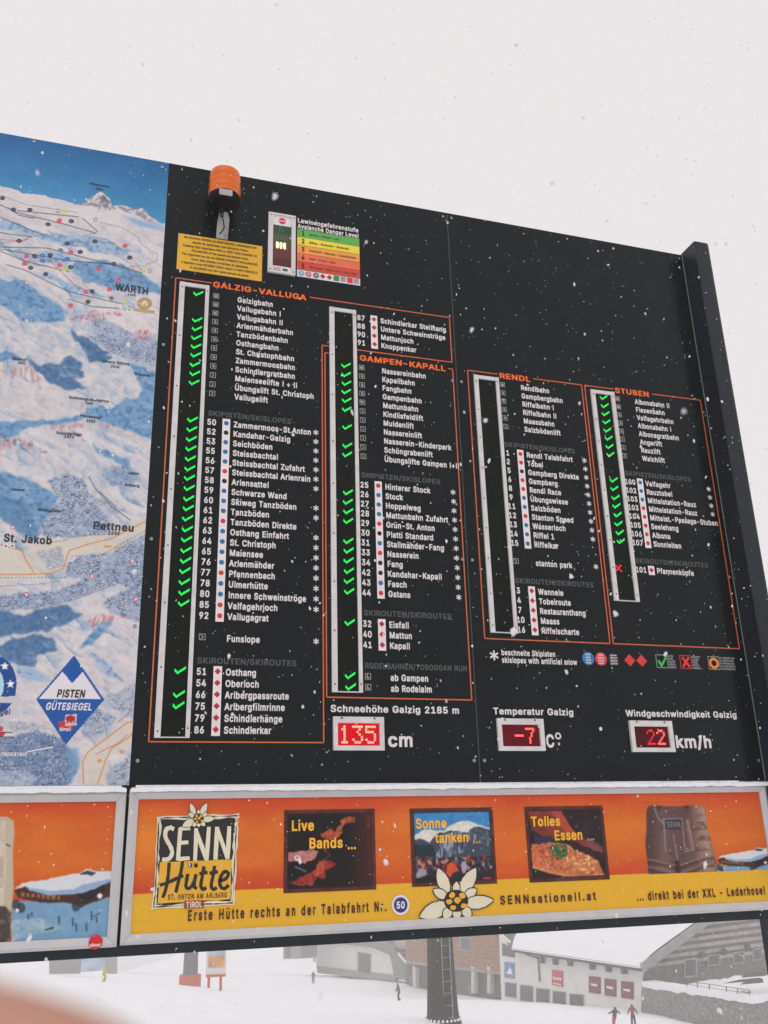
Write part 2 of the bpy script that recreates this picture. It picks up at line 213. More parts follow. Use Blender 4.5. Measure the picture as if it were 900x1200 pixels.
    'y': (71, [[8, -33, 4, -31, 3, -29, 5, -15, 7, -13, 14, -12, 17, -10, 20, -3, 20, 1, 0, 65, -1, 77, 3, 79, 16, 79, 18, 78, 32, 37, 46, 77, 49, 79, 64, 79, 66, 76, 66, 71, 37, -18, 33, -25, 26, -32, 21, -33]]),
    'z': (70, [[4, -5, 2, -2, 2, 12, 31, 57, 29, 58, 7, 59, 4, 60, 3, 63, 3, 77, 7, 79, 57, 79, 59, 76, 59, 61, 32, 18, 34, 17, 56, 16, 59, 15, 60, 12, 60, -3, 56, -5]]),
    '0': (82, [[31, -6, 20, -1, 12, 7, 8, 15, 5, 26, 3, 43, 4, 68, 9, 87, 13, 94, 19, 100, 24, 104, 31, 106, 43, 106, 55, 101, 62, 94, 66, 87, 71, 67, 71, 33, 66, 12, 61, 5, 55, -1, 43, -6], [35, 16, 41, 16, 46, 22, 51, 42, 51, 59, 49, 70, 44, 81, 38, 84, 33, 83, 30, 80, 26, 71, 24, 59, 24, 40, 26, 29, 30, 20]]),
    '1': (82, [[10, -5, 8, -1, 9, 14, 12, 15, 28, 16, 30, 17, 30, 71, 29, 75, 19, 67, 11, 68, 10, 71, 10, 87, 30, 105, 48, 105, 50, 101, 51, 17, 52, 16, 66, 15, 68, 14, 69, 11, 69, -3, 65, -5]]),
    '2': (82, [[8, -5, 6, -2, 6, 13, 39, 55, 46, 66, 47, 73, 44, 81, 40, 84, 36, 85, 29, 80, 26, 70, 23, 67, 8, 67, 6, 69, 6, 72, 8, 87, 11, 93, 16, 98, 20, 102, 26, 105, 42, 106, 51, 104, 62, 94, 66, 87, 67, 82, 67, 64, 61, 49, 38, 17, 67, 16, 69, 13, 69, -3, 65, -5]]),
    '3': (82, [[29, -6, 19, -3, 10, 4, 4, 14, 3, 20, 3, 28, 6, 30, 21, 30, 27, 19, 32, 16, 38, 16, 45, 19, 49, 29, 46, 37, 42, 41, 35, 43, 24, 44, 21, 46, 21, 61, 35, 82, 34, 83, 11, 84, 8, 85, 7, 88, 7, 103, 11, 105, 64, 105, 66, 102, 66, 87, 49, 62, 58, 56, 67, 45, 69, 38, 69, 18, 64, 7, 53, -3, 42, -6]]),
    '4': (82, [[44, -5, 42, -2, 41, 15, 4, 16, 2, 19, 2, 33, 36, 103, 39, 105, 52, 105, 56, 103, 56, 97, 42, 67, 58, 67, 61, 65, 62, 38, 63, 37, 71, 36, 73, 34, 73, 20, 71, 16, 62, 15, 61, -2, 60, -4, 57, -5], [28, 37, 39, 37, 41, 38, 41, 64, 37, 58]]),
    '5': (82, [[30, -6, 19, -2, 10, 7, 6, 16, 5, 28, 8, 30, 23, 30, 30, 18, 38, 16, 43, 18, 47, 23, 48, 28, 48, 36, 44, 45, 36, 49, 22, 44, 10, 45, 7, 47, 7, 60, 11, 102, 12, 104, 15, 105, 62, 105, 65, 102, 65, 88, 64, 85, 61, 84, 31, 83, 30, 82, 29, 73, 30, 70, 44, 70, 49, 69, 56, 65, 62, 59, 67, 50, 69, 41, 69, 24, 68, 18, 63, 7, 52, -3, 42, -6]]),
    '6': (82, [[31, -6, 24, -4, 18, 0, 9, 12, 6, 24, 7, 45, 14, 63, 37, 103, 40, 105, 55, 105, 58, 103, 58, 97, 42, 68, 55, 63, 65, 52, 69, 37, 68, 19, 63, 7, 54, -2, 43, -6], [37, 15, 44, 19, 48, 28, 48, 35, 45, 42, 42, 45, 38, 46, 33, 45, 30, 42, 27, 37, 26, 31, 29, 21, 32, 17]]),
    '7': (82, [[14, -5, 12, -2, 12, 5, 44, 82, 42, 83, 8, 84, 6, 87, 6, 103, 10, 105, 67, 105, 69, 102, 69, 85, 33, -2, 29, -5]]),
    '8': (82, [[30, -6, 22, -4, 16, 0, 8, 8, 5, 15, 4, 21, 4, 34, 7, 44, 13, 53, 7, 67, 7, 81, 11, 93, 20, 102, 31, 106, 43, 106, 51, 104, 57, 100, 63, 94, 66, 88, 68, 72, 66, 61, 61, 53, 67, 45, 70, 38, 71, 22, 66, 7, 58, -1, 44, -6], [37, 15, 45, 18, 48, 21, 50, 27, 47, 36, 40, 40, 35, 40, 30, 38, 27, 35, 25, 29, 25, 24, 28, 19], [35, 63, 39, 63, 43, 65, 47, 73, 45, 81, 38, 85, 31, 82, 28, 76, 29, 68]]),
    '9': (82, [[19, -5, 17, -2, 17, 3, 33, 32, 20, 37, 10, 48, 6, 61, 7, 82, 11, 92, 19, 101, 24, 104, 32, 106, 43, 106, 54, 102, 64, 91, 67, 85, 69, 74, 68, 57, 65, 46, 59, 34, 38, -3, 35, -5], [35, 54, 39, 54, 43, 56, 48, 65, 48, 73, 46, 78, 43, 82, 38, 85, 34, 84, 30, 81, 26, 69, 29, 59]]),
    'Ä': (86, [[0, -5, -2, -2, -1, 7, 28, 102, 32, 105, 48, 105, 51, 102, 53, 95, 78, 14, 81, 3, 81, -3, 78, -5, 63, -5, 60, -2, 52, 22, 29, 22, 26, 20, 18, -4, 15, -5], [34, 45, 43, 45, 45, 46, 40, 64, 39, 64, 37, 58, 34, 47], [35, 129, 29, 134, 22, 134, 16, 129, 16, 121, 22, 116, 29, 116, 35, 121], [63, 129, 57, 134, 50, 134, 44, 129, 44, 121, 50, 116, 57, 116, 63, 121]]),
    'Ö': (95, [[37, -6, 29, -4, 22, 0, 10, 13, 5, 24, 3, 33, 2, 59, 3, 68, 7, 82, 12, 90, 20, 98, 32, 105, 50, 106, 59, 104, 66, 100, 78, 87, 82, 79, 85, 67, 86, 40, 84, 27, 81, 19, 76, 10, 66, 0, 55, -5], [42, 16, 49, 17, 56, 21, 63, 33, 65, 43, 65, 58, 60, 73, 53, 81, 44, 84, 35, 81, 29, 75, 25, 66, 23, 56, 23, 43, 27, 29, 34, 20], [39, 129, 34, 134, 26, 134, 21, 129, 21, 121, 26, 116, 34, 116, 39, 121], [67, 129, 62, 134, 54, 134, 49, 129, 49, 121, 54, 116, 62, 116, 67, 121]]),
    'Ü': (92, [[33, -6, 20, 0, 12, 8, 7, 18, 5, 31, 5, 103, 7, 105, 13, 106, 22, 105, 25, 103, 26, 34, 28, 26, 32, 20, 37, 17, 44, 16, 50, 17, 54, 21, 57, 25, 59, 32, 60, 103, 63, 105, 78, 105, 80, 101, 80, 28, 77, 14, 70, 4, 59, -4, 51, -6], [38, 129, 32, 134, 25, 134, 19, 129, 19, 121, 25, 116, 32, 116, 38, 121], [66, 129, 60, 134, 53, 134, 47, 129, 47, 121, 53, 116, 60, 116, 66, 121]]),
    'ä': (71, [[18, -6, 10, -2, 5, 3, 2, 8, 1, 13, 1, 26, 2, 34, 5, 38, 12, 44, 21, 47, 37, 50, 40, 51, 40, 53, 37, 58, 31, 59, 26, 57, 19, 50, 11, 50, 3, 54, 3, 63, 9, 72, 20, 79, 34, 80, 44, 79, 55, 71, 58, 66, 60, 58, 60, -3, 56, -5, 44, -5, 40, -4, 34, -6], [26, 15, 31, 15, 36, 18, 39, 23, 40, 28, 33, 28, 23, 25, 21, 22, 21, 19], [26, 106, 20, 111, 13, 111, 7, 106, 7, 98, 13, 93, 20, 93, 26, 98], [54, 106, 48, 111, 41, 111, 35, 106, 35, 98, 41, 93, 48, 93, 54, 98]]),
    'ö': (76, [[26, -6, 16, -1, 8, 7, 4, 15, 1, 29, 2, 52, 8, 67, 17, 76, 27, 80, 41, 80, 47, 79, 54, 74, 63, 63, 67, 49, 67, 24, 63, 11, 59, 5, 53, -1, 42, -6], [32, 15, 36, 15, 41, 18, 44, 22, 47, 33, 47, 41, 45, 50, 41, 56, 35, 59, 31, 59, 27, 55, 22, 43, 23, 26, 27, 19], [29, 106, 24, 111, 16, 111, 11, 106, 11, 98, 16, 93, 24, 93, 29, 98], [57, 106, 52, 111, 44, 111, 39, 106, 39, 98, 44, 93, 52, 93, 57, 98]]),
    'ü': (75, [[27, -6, 19, -4, 14, -1, 9, 4, 5, 13, 4, 21, 4, 77, 6, 79, 12, 80, 20, 79, 23, 77, 24, 29, 27, 19, 33, 16, 40, 19, 43, 27, 44, 77, 47, 79, 61, 79, 63, 75, 63, -3, 60, -5, 48, -5, 44, -3, 38, -5], [29, 106, 23, 111, 16, 111, 10, 106, 10, 98, 16, 93, 23, 93, 29, 98], [57, 106, 51, 111, 44, 111, 38, 106, 38, 98, 44, 93, 51, 93, 57, 98]]),
    'ß': (80, [[37, -6, 27, -3, 22, -5, 8, -5, 5, -2, 5, 74, 6, 84, 8, 92, 12, 97, 20, 104, 27, 106, 38, 106, 43, 105, 51, 100, 57, 93, 59, 86, 59, 69, 53, 53, 67, 37, 71, 27, 71, 14, 70, 8, 63, -1, 51, -6], [40, 16, 46, 16, 49, 17, 50, 22, 47, 27, 38, 36, 33, 44, 32, 58, 39, 77, 36, 83, 32, 84, 28, 82, 26, 76, 26, 20, 27, 19, 34, 19]]),
    'è': (74, [[26, -6, 16, -1, 9, 6, 5, 12, 1, 28, 2, 51, 8, 67, 18, 77, 27, 80, 41, 80, 52, 75, 62, 63, 66, 46, 66, 31, 62, 29, 24, 28, 22, 27, 23, 25, 27, 18, 33, 15, 40, 16, 47, 24, 51, 26, 63, 22, 65, 20, 65, 15, 61, 6, 53, -2, 43, -6], [24, 49, 42, 49, 44, 50, 39, 57, 34, 59, 27, 56, 23, 51], [28, 90, 40, 90, 28, 108, 14, 108]]),
    'é': (74, [[26, -6, 16, -1, 9, 6, 5, 12, 1, 28, 2, 51, 8, 67, 18, 77, 27, 80, 41, 80, 52, 75, 62, 63, 66, 46, 66, 31, 62, 29, 24, 28, 22, 27, 23, 25, 27, 18, 33, 15, 40, 16, 47, 24, 51, 26, 63, 22, 65, 20, 65, 15, 61, 6, 53, -2, 43, -6], [24, 49, 42, 49, 44, 50, 39, 57, 34, 59, 27, 56, 23, 51], [28, 90, 40, 90, 54, 108, 40, 108]]),
    '.': (38, [[10, -5, 4, 1, 4, 15, 7, 19, 12, 22, 22, 21, 26, 17, 28, 13, 28, 2, 22, -5]]),
    ',': (38, [[4, -28, 2, -25, 2, -17, 6, 15, 10, 18, 25, 18, 27, 16, 27, 10, 19, -26, 16, -28]]),
    '-': (82, [[16, 32, 14, 34, 14, 40, 14, 50, 16, 53, 56, 53, 60, 51, 60, 35, 58, 32]]),
    '+': (82, [[30, 2, 28, 5, 27, 28, 7, 30, 6, 32, 6, 46, 9, 49, 27, 50, 28, 74, 31, 76, 44, 76, 47, 73, 48, 50, 68, 48, 69, 46, 69, 32, 66, 29, 48, 28, 47, 4, 44, 2]]),
    '/': (48, [[0, -20, -2, -17, -2, -11, 24, 105, 28, 109, 41, 109, 43, 106, 43, 100, 17, -16, 13, -20]]),
    '°': (59, [[20, 51, 11, 56, 4, 65, 3, 71, 3, 88, 7, 96, 14, 103, 20, 105, 34, 105, 40, 101, 48, 91, 50, 80, 49, 68, 45, 60, 39, 54, 31, 51], [25, 72, 29, 73, 31, 78, 29, 83, 26, 85, 23, 83, 21, 78, 22, 75]]),
    '!': (39, [[10, -5, 6, -1, 4, 3, 4, 12, 5, 16, 10, 21, 22, 21, 28, 14, 28, 1, 22, -5], [9, 27, 7, 30, 6, 42, 6, 102, 9, 105, 23, 105, 25, 104, 26, 101, 26, 30, 23, 27]]),
    ':': (38, [[10, -5, 4, 1, 4, 15, 7, 19, 12, 22, 22, 21, 26, 17, 28, 13, 28, 2, 22, -5], [10, 49, 4, 56, 4, 69, 7, 73, 12, 76, 20, 76, 27, 70, 28, 66, 28, 57, 25, 52, 21, 49]]),
    "'": (41, [[10, 58, 8, 62, 7, 103, 10, 105, 25, 105, 27, 101, 26, 60, 23, 58]]),
    '(': (52, [[26, -23, 24, -21, 19, -10, 12, 16, 10, 32, 11, 61, 16, 87, 24, 108, 27, 110, 40, 110, 43, 108, 43, 102, 33, 65, 31, 51, 31, 31, 35, 10, 43, -14, 43, -20, 40, -23]]),
    ')': (52, [[4, -23, 2, -21, 2, -15, 9, 6, 13, 22, 15, 41, 11, 70, 2, 101, 2, 107, 5, 110, 18, 110, 21, 108, 26, 97, 32, 74, 35, 51, 35, 30, 31, 5, 21, -21, 18, -23]]),
    '•': (71, [[25, 14, 18, 18, 11, 27, 10, 32, 10, 49, 14, 57, 22, 64, 29, 66, 41, 65, 50, 57, 54, 50, 55, 41, 54, 30, 51, 23, 44, 16, 39, 14]]),
    '*': (82, [[31, 39, 29, 42, 28, 52, 21, 49, 16, 49, 11, 57, 10, 65, 18, 72, 11, 78, 10, 84, 16, 95, 21, 95, 28, 92, 29, 102, 31, 105, 43, 105, 46, 103, 47, 92, 53, 94, 59, 94, 64, 87, 64, 79, 56, 72, 64, 65, 64, 59, 59, 50, 52, 50, 47, 51, 46, 42, 44, 39]]),
}
FONT = {c: (a, [list(zip(p[0::2], p[1::2])) for p in cs]) for c, (a, cs) in FONT_DATA.items()}
GLY = {}
def glyph(ch):
    if ch not in GLY:
        adv, cs = FONT.get(ch, [45, []])
        flatv, tr = [], []                                # outer rings take their holes; each outer ring is filled by itself
        def within(c, d):
            x, y = c[0]; q = False
            for (x1, y1), (x2, y2) in zip(d, d[1:] + d[:1]):
                if (y1 > y) != (y2 > y) and x < (x2 - x1) * (y - y1) / (y2 - y1) + x1: q = not q
            return q
        cs = [list(map(tuple, c)) for c in cs]; depth = [sum(within(c, d) for d in cs if d is not c) for c in cs]
        for c, n in zip(cs, depth):
            if n: continue
            rings = [c] + [d for d, k in zip(cs, depth) if k == 1 and within(d, c)]; base = len(flatv)
            flatv += [p for r_ in rings for p in r_]; tr += [tuple(base + i for i in t) for t in tessellate_polygon([[Vector((x, y, 0)) for x, y in r_] for r_ in rings])]
        GLY[ch] = (adv, np.array(flatv, float).reshape(-1, 2), tr)
    return GLY[ch]
def width(t, cap, sx=1.0, track=0.0): return sum(glyph(c)[0] * sx + track for c in t) * cap / 114
def txt(mb, t, u, v, cap, w, m, sx=1.0, align='L', track=0.0, slant=0.0, fit=None, jit=0.0, tilt=0.0):
    """v is the middle of the capitals; fit gives the width the line must have."""
    if fit: sx = (fit * 114 / cap - len(t) * track) / max(1e-6, width(t, 114))
    W = width(t, cap, sx, track); x = u - (W / 2 if align == 'C' else W if align == 'R' else 0); k = cap / 114; mi = mb.mi(m)
    for c in t:
        adv, P, tr = glyph(c); n0 = len(mb.v); dv = random.uniform(-jit, jit)
        for px, py in P:
            yy = (py + 7) * k - cap / 2; mb.v.append(F(x + (px * sx) * k + slant * yy, v - yy + dv - tilt * (x - u), w))
        for a in tr:
            mb.f.append(tuple(n0 + i for i in a)); mb.m.append(mi); mb.sm.append(False)
        x += (adv * sx + track) * k
    return W

# ------------------------------------------------------------------ printed pictures: a fine sheet whose points carry the ink colour
def vnoise(x, y, seed=0):
    r = np.random.default_rng(seed).random((256, 256)); xi = np.floor(x).astype(int); yi = np.floor(y).astype(int); fx = x - xi; fy = y - yi
    fx = fx * fx * (3 - 2 * fx); fy = fy * fy * (3 - 2 * fy); g = lambda a, b: r[a & 255, b & 255]
    return (g(xi, yi) * (1 - fx) + g(xi + 1, yi) * fx) * (1 - fy) + (g(xi, yi + 1) * (1 - fx) + g(xi + 1, yi + 1) * fx) * fy
def fbm(x, y, seed=0, o=4): return sum(vnoise(x * 2 ** i, y * 2 ** i, seed + i) / 2 ** (i + 1) for i in range(o)) / (1 - .5 ** o)
class Pic:
    def __init__(s, us, vs, w):
        s.us, s.vs, s.w = np.array(us), np.array(vs), w; s.U, s.V = np.meshgrid(s.us, s.vs); s.X, s.Y = proj(s.U, s.V, w)
        s.c = np.zeros(s.U.shape + (3,)); s.dx = s.dy = 0
    def warp(s, amp, sc, seed=3):
        s.dx = (fbm(s.X / sc, s.Y / sc, seed) - .5) * 2 * amp; s.dy = (fbm(s.X / sc, s.Y / sc, seed + 40) - .5) * 2 * amp
    def soften(s, mk):
        if not getattr(s, 'soft', 0): return mk
        mk = mk.astype(float)
        for _ in range(s.soft):
            for ax in (0, 1): mk = (np.roll(mk, 1, ax) + mk * 2 + np.roll(mk, -1, ax)) / 4
        return mk
    def inside(s, pts):
        X, Y = s.X + s.dx, s.Y + s.dy; P = np.array(pts, float); r = np.zeros(X.shape, bool); n = len(P)
        sel = (X >= P[:, 0].min()) & (X <= P[:, 0].max()) & (Y >= P[:, 1].min()) & (Y <= P[:, 1].max())
        x, y = X[sel], Y[sel]; q = np.zeros(x.shape, bool)
        for i in range(n):
            (x1, y1), (x2, y2) = P[i], P[(i + 1) % n]
            if y1 == y2: continue
            q ^= ((y1 > y) != (y2 > y)) & (x < (x2 - x1) * (y - y1) / (y2 - y1) + x1)
        r[sel] = q; return r
    def put(s, mask, col, a=1.0):
        k = (mask * a)[..., None] if not np.isscalar(mask) else a
        s.c[:] = s.c * (1 - k) + np.array(col) / 255 * k
    def poly(s, pts, col, a=1.0, extra=None):
        mk = s.soften(s.inside(pts).astype(float))
        if extra is not None: mk = mk * extra
        s.put(mk, col, a)
    def ell(s, x, y, rx, ry, col, a=1.0, soft=0.0):
        d = np.hypot((s.X - x) / rx, (s.Y - y) / ry); s.put(np.clip((1 - d) / max(soft, 1e-3), 0, 1) if soft else (d < 1).astype(float), col, a)
    def stroke(s, pts, col, wd=.7, a=1.0, dash=0):
        for (x1, y1), (x2, y2) in zip(pts[:-1], pts[1:]):
            L = math.hypot(x2 - x1, y2 - y1) + 1e-6; t = ((s.X - x1) * (x2 - x1) + (s.Y - y1) * (y2 - y1)) / L
            d = np.abs((s.X - x1) * (y2 - y1) - (s.Y - y1) * (x2 - x1)) / L; mk = np.clip(1.3 - d / wd * .8, 0, 1) * (t > -.3) * (t < L + .3)
            if dash: mk = mk * ((t // dash) % 2 == 0)
            s.put(mk, col, a)
    def build(s, name, parent, k=KP, label=None):
        H, W = s.U.shape; co = np.stack([s.U, np.full(s.U.shape, -s.w), Z0 - s.V], -1).reshape(-1, 3)
        i = np.arange(H * W).reshape(H, W); q = np.stack([i[1:, :-1], i[1:, 1:], i[:-1, 1:], i[:-1, :-1]], -1).reshape(-1, 4)
        me = bpy.data.meshes.new(name); me.vertices.add(H * W); me.vertices.foreach_set('co', co.ravel())
        me.loops.add(q.size); me.loops.foreach_set('vertex_index', q.ravel().astype(np.int32))
        me.polygons.add(len(q)); me.polygons.foreach_set('loop_start', np.arange(0, q.size, 4, dtype=np.int32)); me.update(calc_edges=True)
        at_ = me.color_attributes.new('ink', 'FLOAT_COLOR', 'POINT')
        c = np.clip(s.c, 0, 1); l = np.where(c <= .04045, c / 12.92, ((c + .055) / 1.055) ** 2.4); l = np.clip(l / k, 0, .9)
        at_.data.foreach_set('color', np.concatenate([l, np.ones(l.shape[:2] + (1,))], -1).astype(np.float32).ravel())
        me.materials.append(print_mat()); o = bpy.data.objects.new(name, me); COL.objects.link(o); o.parent = parent
        if label: o['label'] = label
        return o
def print_mat():
    if 'print' in MATS: return MATS['print']
    mt = mat('print', (1, 1, 1), rough=.42, spec=.25, var=.03, scale=30); n = mt.node_tree
    a = n.nodes.new('ShaderNodeAttribute'); a.attribute_name = 'ink'
    mx = [x for x in n.nodes if x.type == 'MIX'][0]; n.links.new(a.outputs['Color'], mx.inputs[6]); return mt

# ------------------------------------------------------------------ shared materials
SNOW = mat('snow', (.86, .87, .90), rough=.8, spec=.2, var=.03, scale=.6, bump=.25, bscale=3)
SNOWN = mat('settled_snow', (.84, .85, .88), rough=.85, spec=.2, var=.06, scale=18, bump=.5, bscale=60)
BOARD = mat('board_face', (.0035, .0070, .0080), rough=.2, spec=.16, var=.25, scale=2.5)
bn_ = BOARD.node_tree; rn_ = bn_.nodes.new('ShaderNodeTexNoise'); rn_.inputs['Scale'].default_value = 3.5; rn_.inputs['Detail'].default_value = 8; rn_.inputs['Distortion'].default_value = 0.2
rm_ = bn_.nodes.new('ShaderNodeMapRange'); rm_.inputs[1].default_value = .35; rm_.inputs[2].default_value = .7; rm_.inputs[3].default_value = .19; rm_.inputs[4].default_value = .25
bn_.links.new(bn_.nodes['Texture Coordinate'].outputs['Object'], rn_.inputs['Vector']); bn_.links.new(rn_.outputs[0], rm_.inputs[0]); bn_.links.new(rm_.outputs[0], bn_.nodes['Principled BSDF'].inputs['Roughness'])
STEEL = mat('dark_painted_steel', (.013, .019, .025), rough=.35, spec=.22, var=.2, scale=4)
ALU = mat('aluminium_frame', (.54, .53, .53), rough=.38, spec=.5, var=.06, scale=9)
LEDFR = mat('led_frame_paint', (.66, .63, .62), rough=.45, spec=.4, var=.10, scale=14)
SCREEN = mat('led_screen', (.003, .007, .0045), rough=.35, spec=.12, var=.5, scale=40)
WHITE = mat('white_lettering', A(212, 206, 205), rough=.5, spec=.3, var=.07, scale=60)
GREYT = mat('grey_lettering', A(74, 76, 76), rough=.5, spec=.3, var=.12, scale=60)
ORANGE = mat('orange_lettering', A(232, 104, 40), rough=.5, spec=.3, var=.06, scale=40)
ORLINE = mat('orange_line', A(200, 96, 56), rough=.5, spec=.3, var=.12, scale=20)
BLACK = mat('black_ink', (.012, .012, .013), rough=.5, spec=.3)
BLUE = mat('blue_ink', A(18, 112, 158), rough=.5, spec=.3)
RED = mat('red_ink', A(206, 44, 66), rough=.5, spec=.3)
CRIM = mat('crimson_ink', A(178, 34, 62), rough=.5, spec=.3)
SIGNW = mat('white_sticker', A(224, 214, 214), rough=.5, spec=.3)
BOLT = mat('bolt_steel', (.3, .3, .31), rough=.4, metal=.6)
DARKBOLT = mat('dark_bolt', (.08, .08, .08), rough=.5)

# ------------------------------------------------------------------ terrain: a ski slope falling away behind the board
CTRL = [(-.2, -4.7, 0), (-4, -4.7, .2), (4, -4.7, -.1), (-3, 0, .05), (4, 0, -.15), (-20, 2, 1.2), (20, 2, -1.2), (0, -40, 6), (0, 12, -1.25), (12, 14, -2.0)]
for px, py, D in ((120, 1152, 86.6), (468, 1172.6, 123), (367, 1153, 143.4), (740, 1203, 76), (520, 1204, 48), (755, 1186, 88), (590, 1172, 108), (540, 1165, 130),
                  (420, 1147, 165), (222, 1157, 95), (250, 1163, 86), (80, 1143, 112), (895, 1190, 93), (20, 1132, 170), (300, 1203, 55), (100, 1203, 58), (640, 1203, 62), (890, 1203, 80), (300, 1260, 34), (700, 1260, 42)):
    CTRL.append(tuple(at(px, py, D)))
CTRL = np.array(CTRL, float)
def tps(r): return np.where(r > 0, r * r * np.log(r + 1e-9), 0)
n_ = len(CTRL); Kx = np.hypot(CTRL[:, None, 0] - CTRL[None, :, 0], CTRL[:, None, 1] - CTRL[None, :, 1]) / 50
Pm = np.c_[np.ones(n_), CTRL[:, :2] / 50]; Mx = np.block([[tps(Kx) + np.eye(n_) * .02, Pm], [Pm.T, np.zeros((3, 3))]])
SOL = np.linalg.solve(Mx, np.r_[CTRL[:, 2], 0, 0, 0])
def ground_z(x, y):
    x = np.asarray(x, float); y = np.asarray(y, float)
    xc, yc = np.clip(x, -70, 110), np.clip(y, -50, 190)
    K = np.hypot(xc[..., None] - CTRL[:, 0], yc[..., None] - CTRL[:, 1]) / 50
    return tps(K) @ SOL[:n_] + SOL[n_] + SOL[n_ + 1] * xc / 50 + SOL[n_ + 2] * yc / 50
def foot(px, py, D0=20, D1=220):                          # where a sight line meets the snow
    ds = np.linspace(D0, D1, 1600); P = np.array([at(px, py, d) for d in ds]); g = P[:, 2] - ground_z(P[:, 0], P[:, 1])
    k = np.argmax(g < 0); return P[k] if g.min() < 0 else P[-1]
gx = np.r_[np.linspace(-620, -80, 20), np.linspace(-75, 115, 120), np.linspace(122, 620, 18)]
gy = np.r_[np.linspace(-300, -60, 10), np.linspace(-50, 195, 150), np.linspace(205, 640, 16)]
GX, GY = np.meshgrid(gx, gy); GZ = ground_z(GX, GY)
GZ += (fbm(GX / 9, GY / 9, 5) - .5) * .5 * np.clip((GY - 4) / 15, 0, 1) + (fbm(GX / 2.5, GY / 2.5, 9) - .5) * .12
gm = MB(); H_, W_ = GX.shape
gm.v = [tuple(p) for p in np.stack([GX, GY, GZ], -1).reshape(-1, 3)]
for a in range(H_ - 1):
    for b in range(W_ - 1):
        i = a * W_ + b; gm.f.append((i, i + 1, i + W_ + 1, i + W_)); gm.m.append(gm.mi(SNOW)); gm.sm.append(True)
gm.build('ground', kind='structure')

# air full of falling snow: far things fade
hz = bpy.data.materials.new('snowy_air'); hz.use_nodes = True; hn = hz.node_tree; hn.nodes.remove(hn.nodes['Principled BSDF'])
pv = hn.nodes.new('ShaderNodeVolumePrincipled'); pv.inputs['Density'].default_value = .0025; pv.inputs['Color'].default_value = (.97, .965, .96, 1)
hn.links.new(pv.outputs[0], hn.nodes['Material Output'].inputs['Volume'])
hb = MB(); hb.box(-640, -320, float(GZ.min()) - 1.5, 640, 660, max(float(GZ.max()) + 1, 7.5), hz); hb.build('haze', kind='stuff')

# ------------------------------------------------------------------ far buildings
def horiz(v): v = np.array([v[0], v[1], 0.0]); return v / np.linalg.norm(v)
class Wall:                                               # an upright plane through p0 along a level direction d
    def __init__(s, p0, d):
        s.p0 = np.array(p0); s.d = horiz(d); s.n = np.array([-s.d[1], s.d[0], 0.0])
        if s.n @ (CAM - s.p0) < 0: s.n = -s.n
    def hit(s, x, y, out=0.0):
        r = ray(x, y); t = ((s.p0 + s.n * out - CAM) @ s.n) / (r @ s.n); return CAM + r * t
    def pts(s, px, out=0.0): return [s.hit(x, y, out) for x, y in px]
def panel(name, wall, px, m, parent, out=.06, deep=.12, label=None):
    mb = MB(); mb.prism(wall.pts(px, out), -wall.n * deep, m); return mb.build(name, parent, label)
def quad(x0, y0, x1, y1, s=0.0, lean=0.0): return [(x0, y0), (x1, y0 + s * (x1 - x0)), (x1 + lean, y1 + s * (x1 - x0)), (x0 + lean, y1)]
def C7(x, y): return 570 + .3667 * x, 1050 + .3667 * y
def C6(x, y): return 320 + .3111 * x, 1060 + .3111 * y
PLASTER = mat('white_render_wall', (.72, .70, .66), rough=.85, var=.06, scale=.8)
PANE = mat('dark_pane', (.05, .06, .065), rough=.15, spec=.5, var=.3, scale=1)
WOODC = mat('larch_cladding', (.34, .175, .085), rough=.8, var=.3, scale=2.2, bump=.3, bscale=8)
WOODG = mat('weathered_boards', (.15, .13, .105), rough=.85, var=.35, scale=1.8)
WOODL = mat('snow_dusted_boards', (.36, .34, .31), rough=.85, var=.3, scale=1.6)
STONE = mat('stone_wall', (.22, .21, .20), rough=.9, var=.45, scale=3.5, bump=.5, bscale=6)
CONC = mat('grey_concrete', (.30, .29, .28), rough=.85, var=.2, scale=1.5)
DGREY = mat('dark_grey_sheet', (.07, .072, .075), rough=.6, var=.2, scale=1)
GUT = mat('gutter_metal', (.10, .10, .10), rough=.5)

# white lodge with the snow-laden roof
Dl = horiz(ray(-80, 1006)); lw = Wall(at(755, 1186, 88), Dl); back = -lw.n
lodge = thing('lodge', 'white rendered ski lodge with a deep snow-covered roof and dark red posters', 'building')
panel('wall', lw, [(588, 1182), (754, 1200), (752, 1133), (606.5, 1112), (584.7, 1094)], PLASTER, lodge, 0, .4)
eL, eR = lw.hit(600, 1111.5, .9), lw.hit(751, 1133.5, .9)
best = None
for L in np.linspace(3, 45, 127):
    for h in np.linspace(.5, 28, 166):
        p = eR + back * L + np.array([0, 0, h]); u, v = p[0], Z0 - p[2]; x, y = proj(u, v, -p[1]); e = (x - 900) ** 2 + (y - 1024) ** 2
        if best is None or e < best[0]: best = (e, L, h)
slope = back * best[1] + np.array([0, 0, best[2]]); slope = slope / np.linalg.norm(slope)
rn = np.cross(lw.d, slope); rn = rn / np.linalg.norm(rn); rn = rn if rn[2] > 0 else -rn
rise = float(np.linalg.norm(back * best[1] + np.array([0, 0, best[2]]))) 
far_l = eL + lw.d * (7 if (lw.d @ (eL - eR)) > 0 else -7)
rb = MB(); rb.prism([eL, eR, eR + slope * rise, far_l + slope * rise, far_l + slope * 2.6], rn * -.25, GUT); roof = rb.build('roof', lodge)
rb = MB()                                                 # thick uneven snow on the roof, in one sheet with a rounded lip
ns, nr = 40, 14; top = []
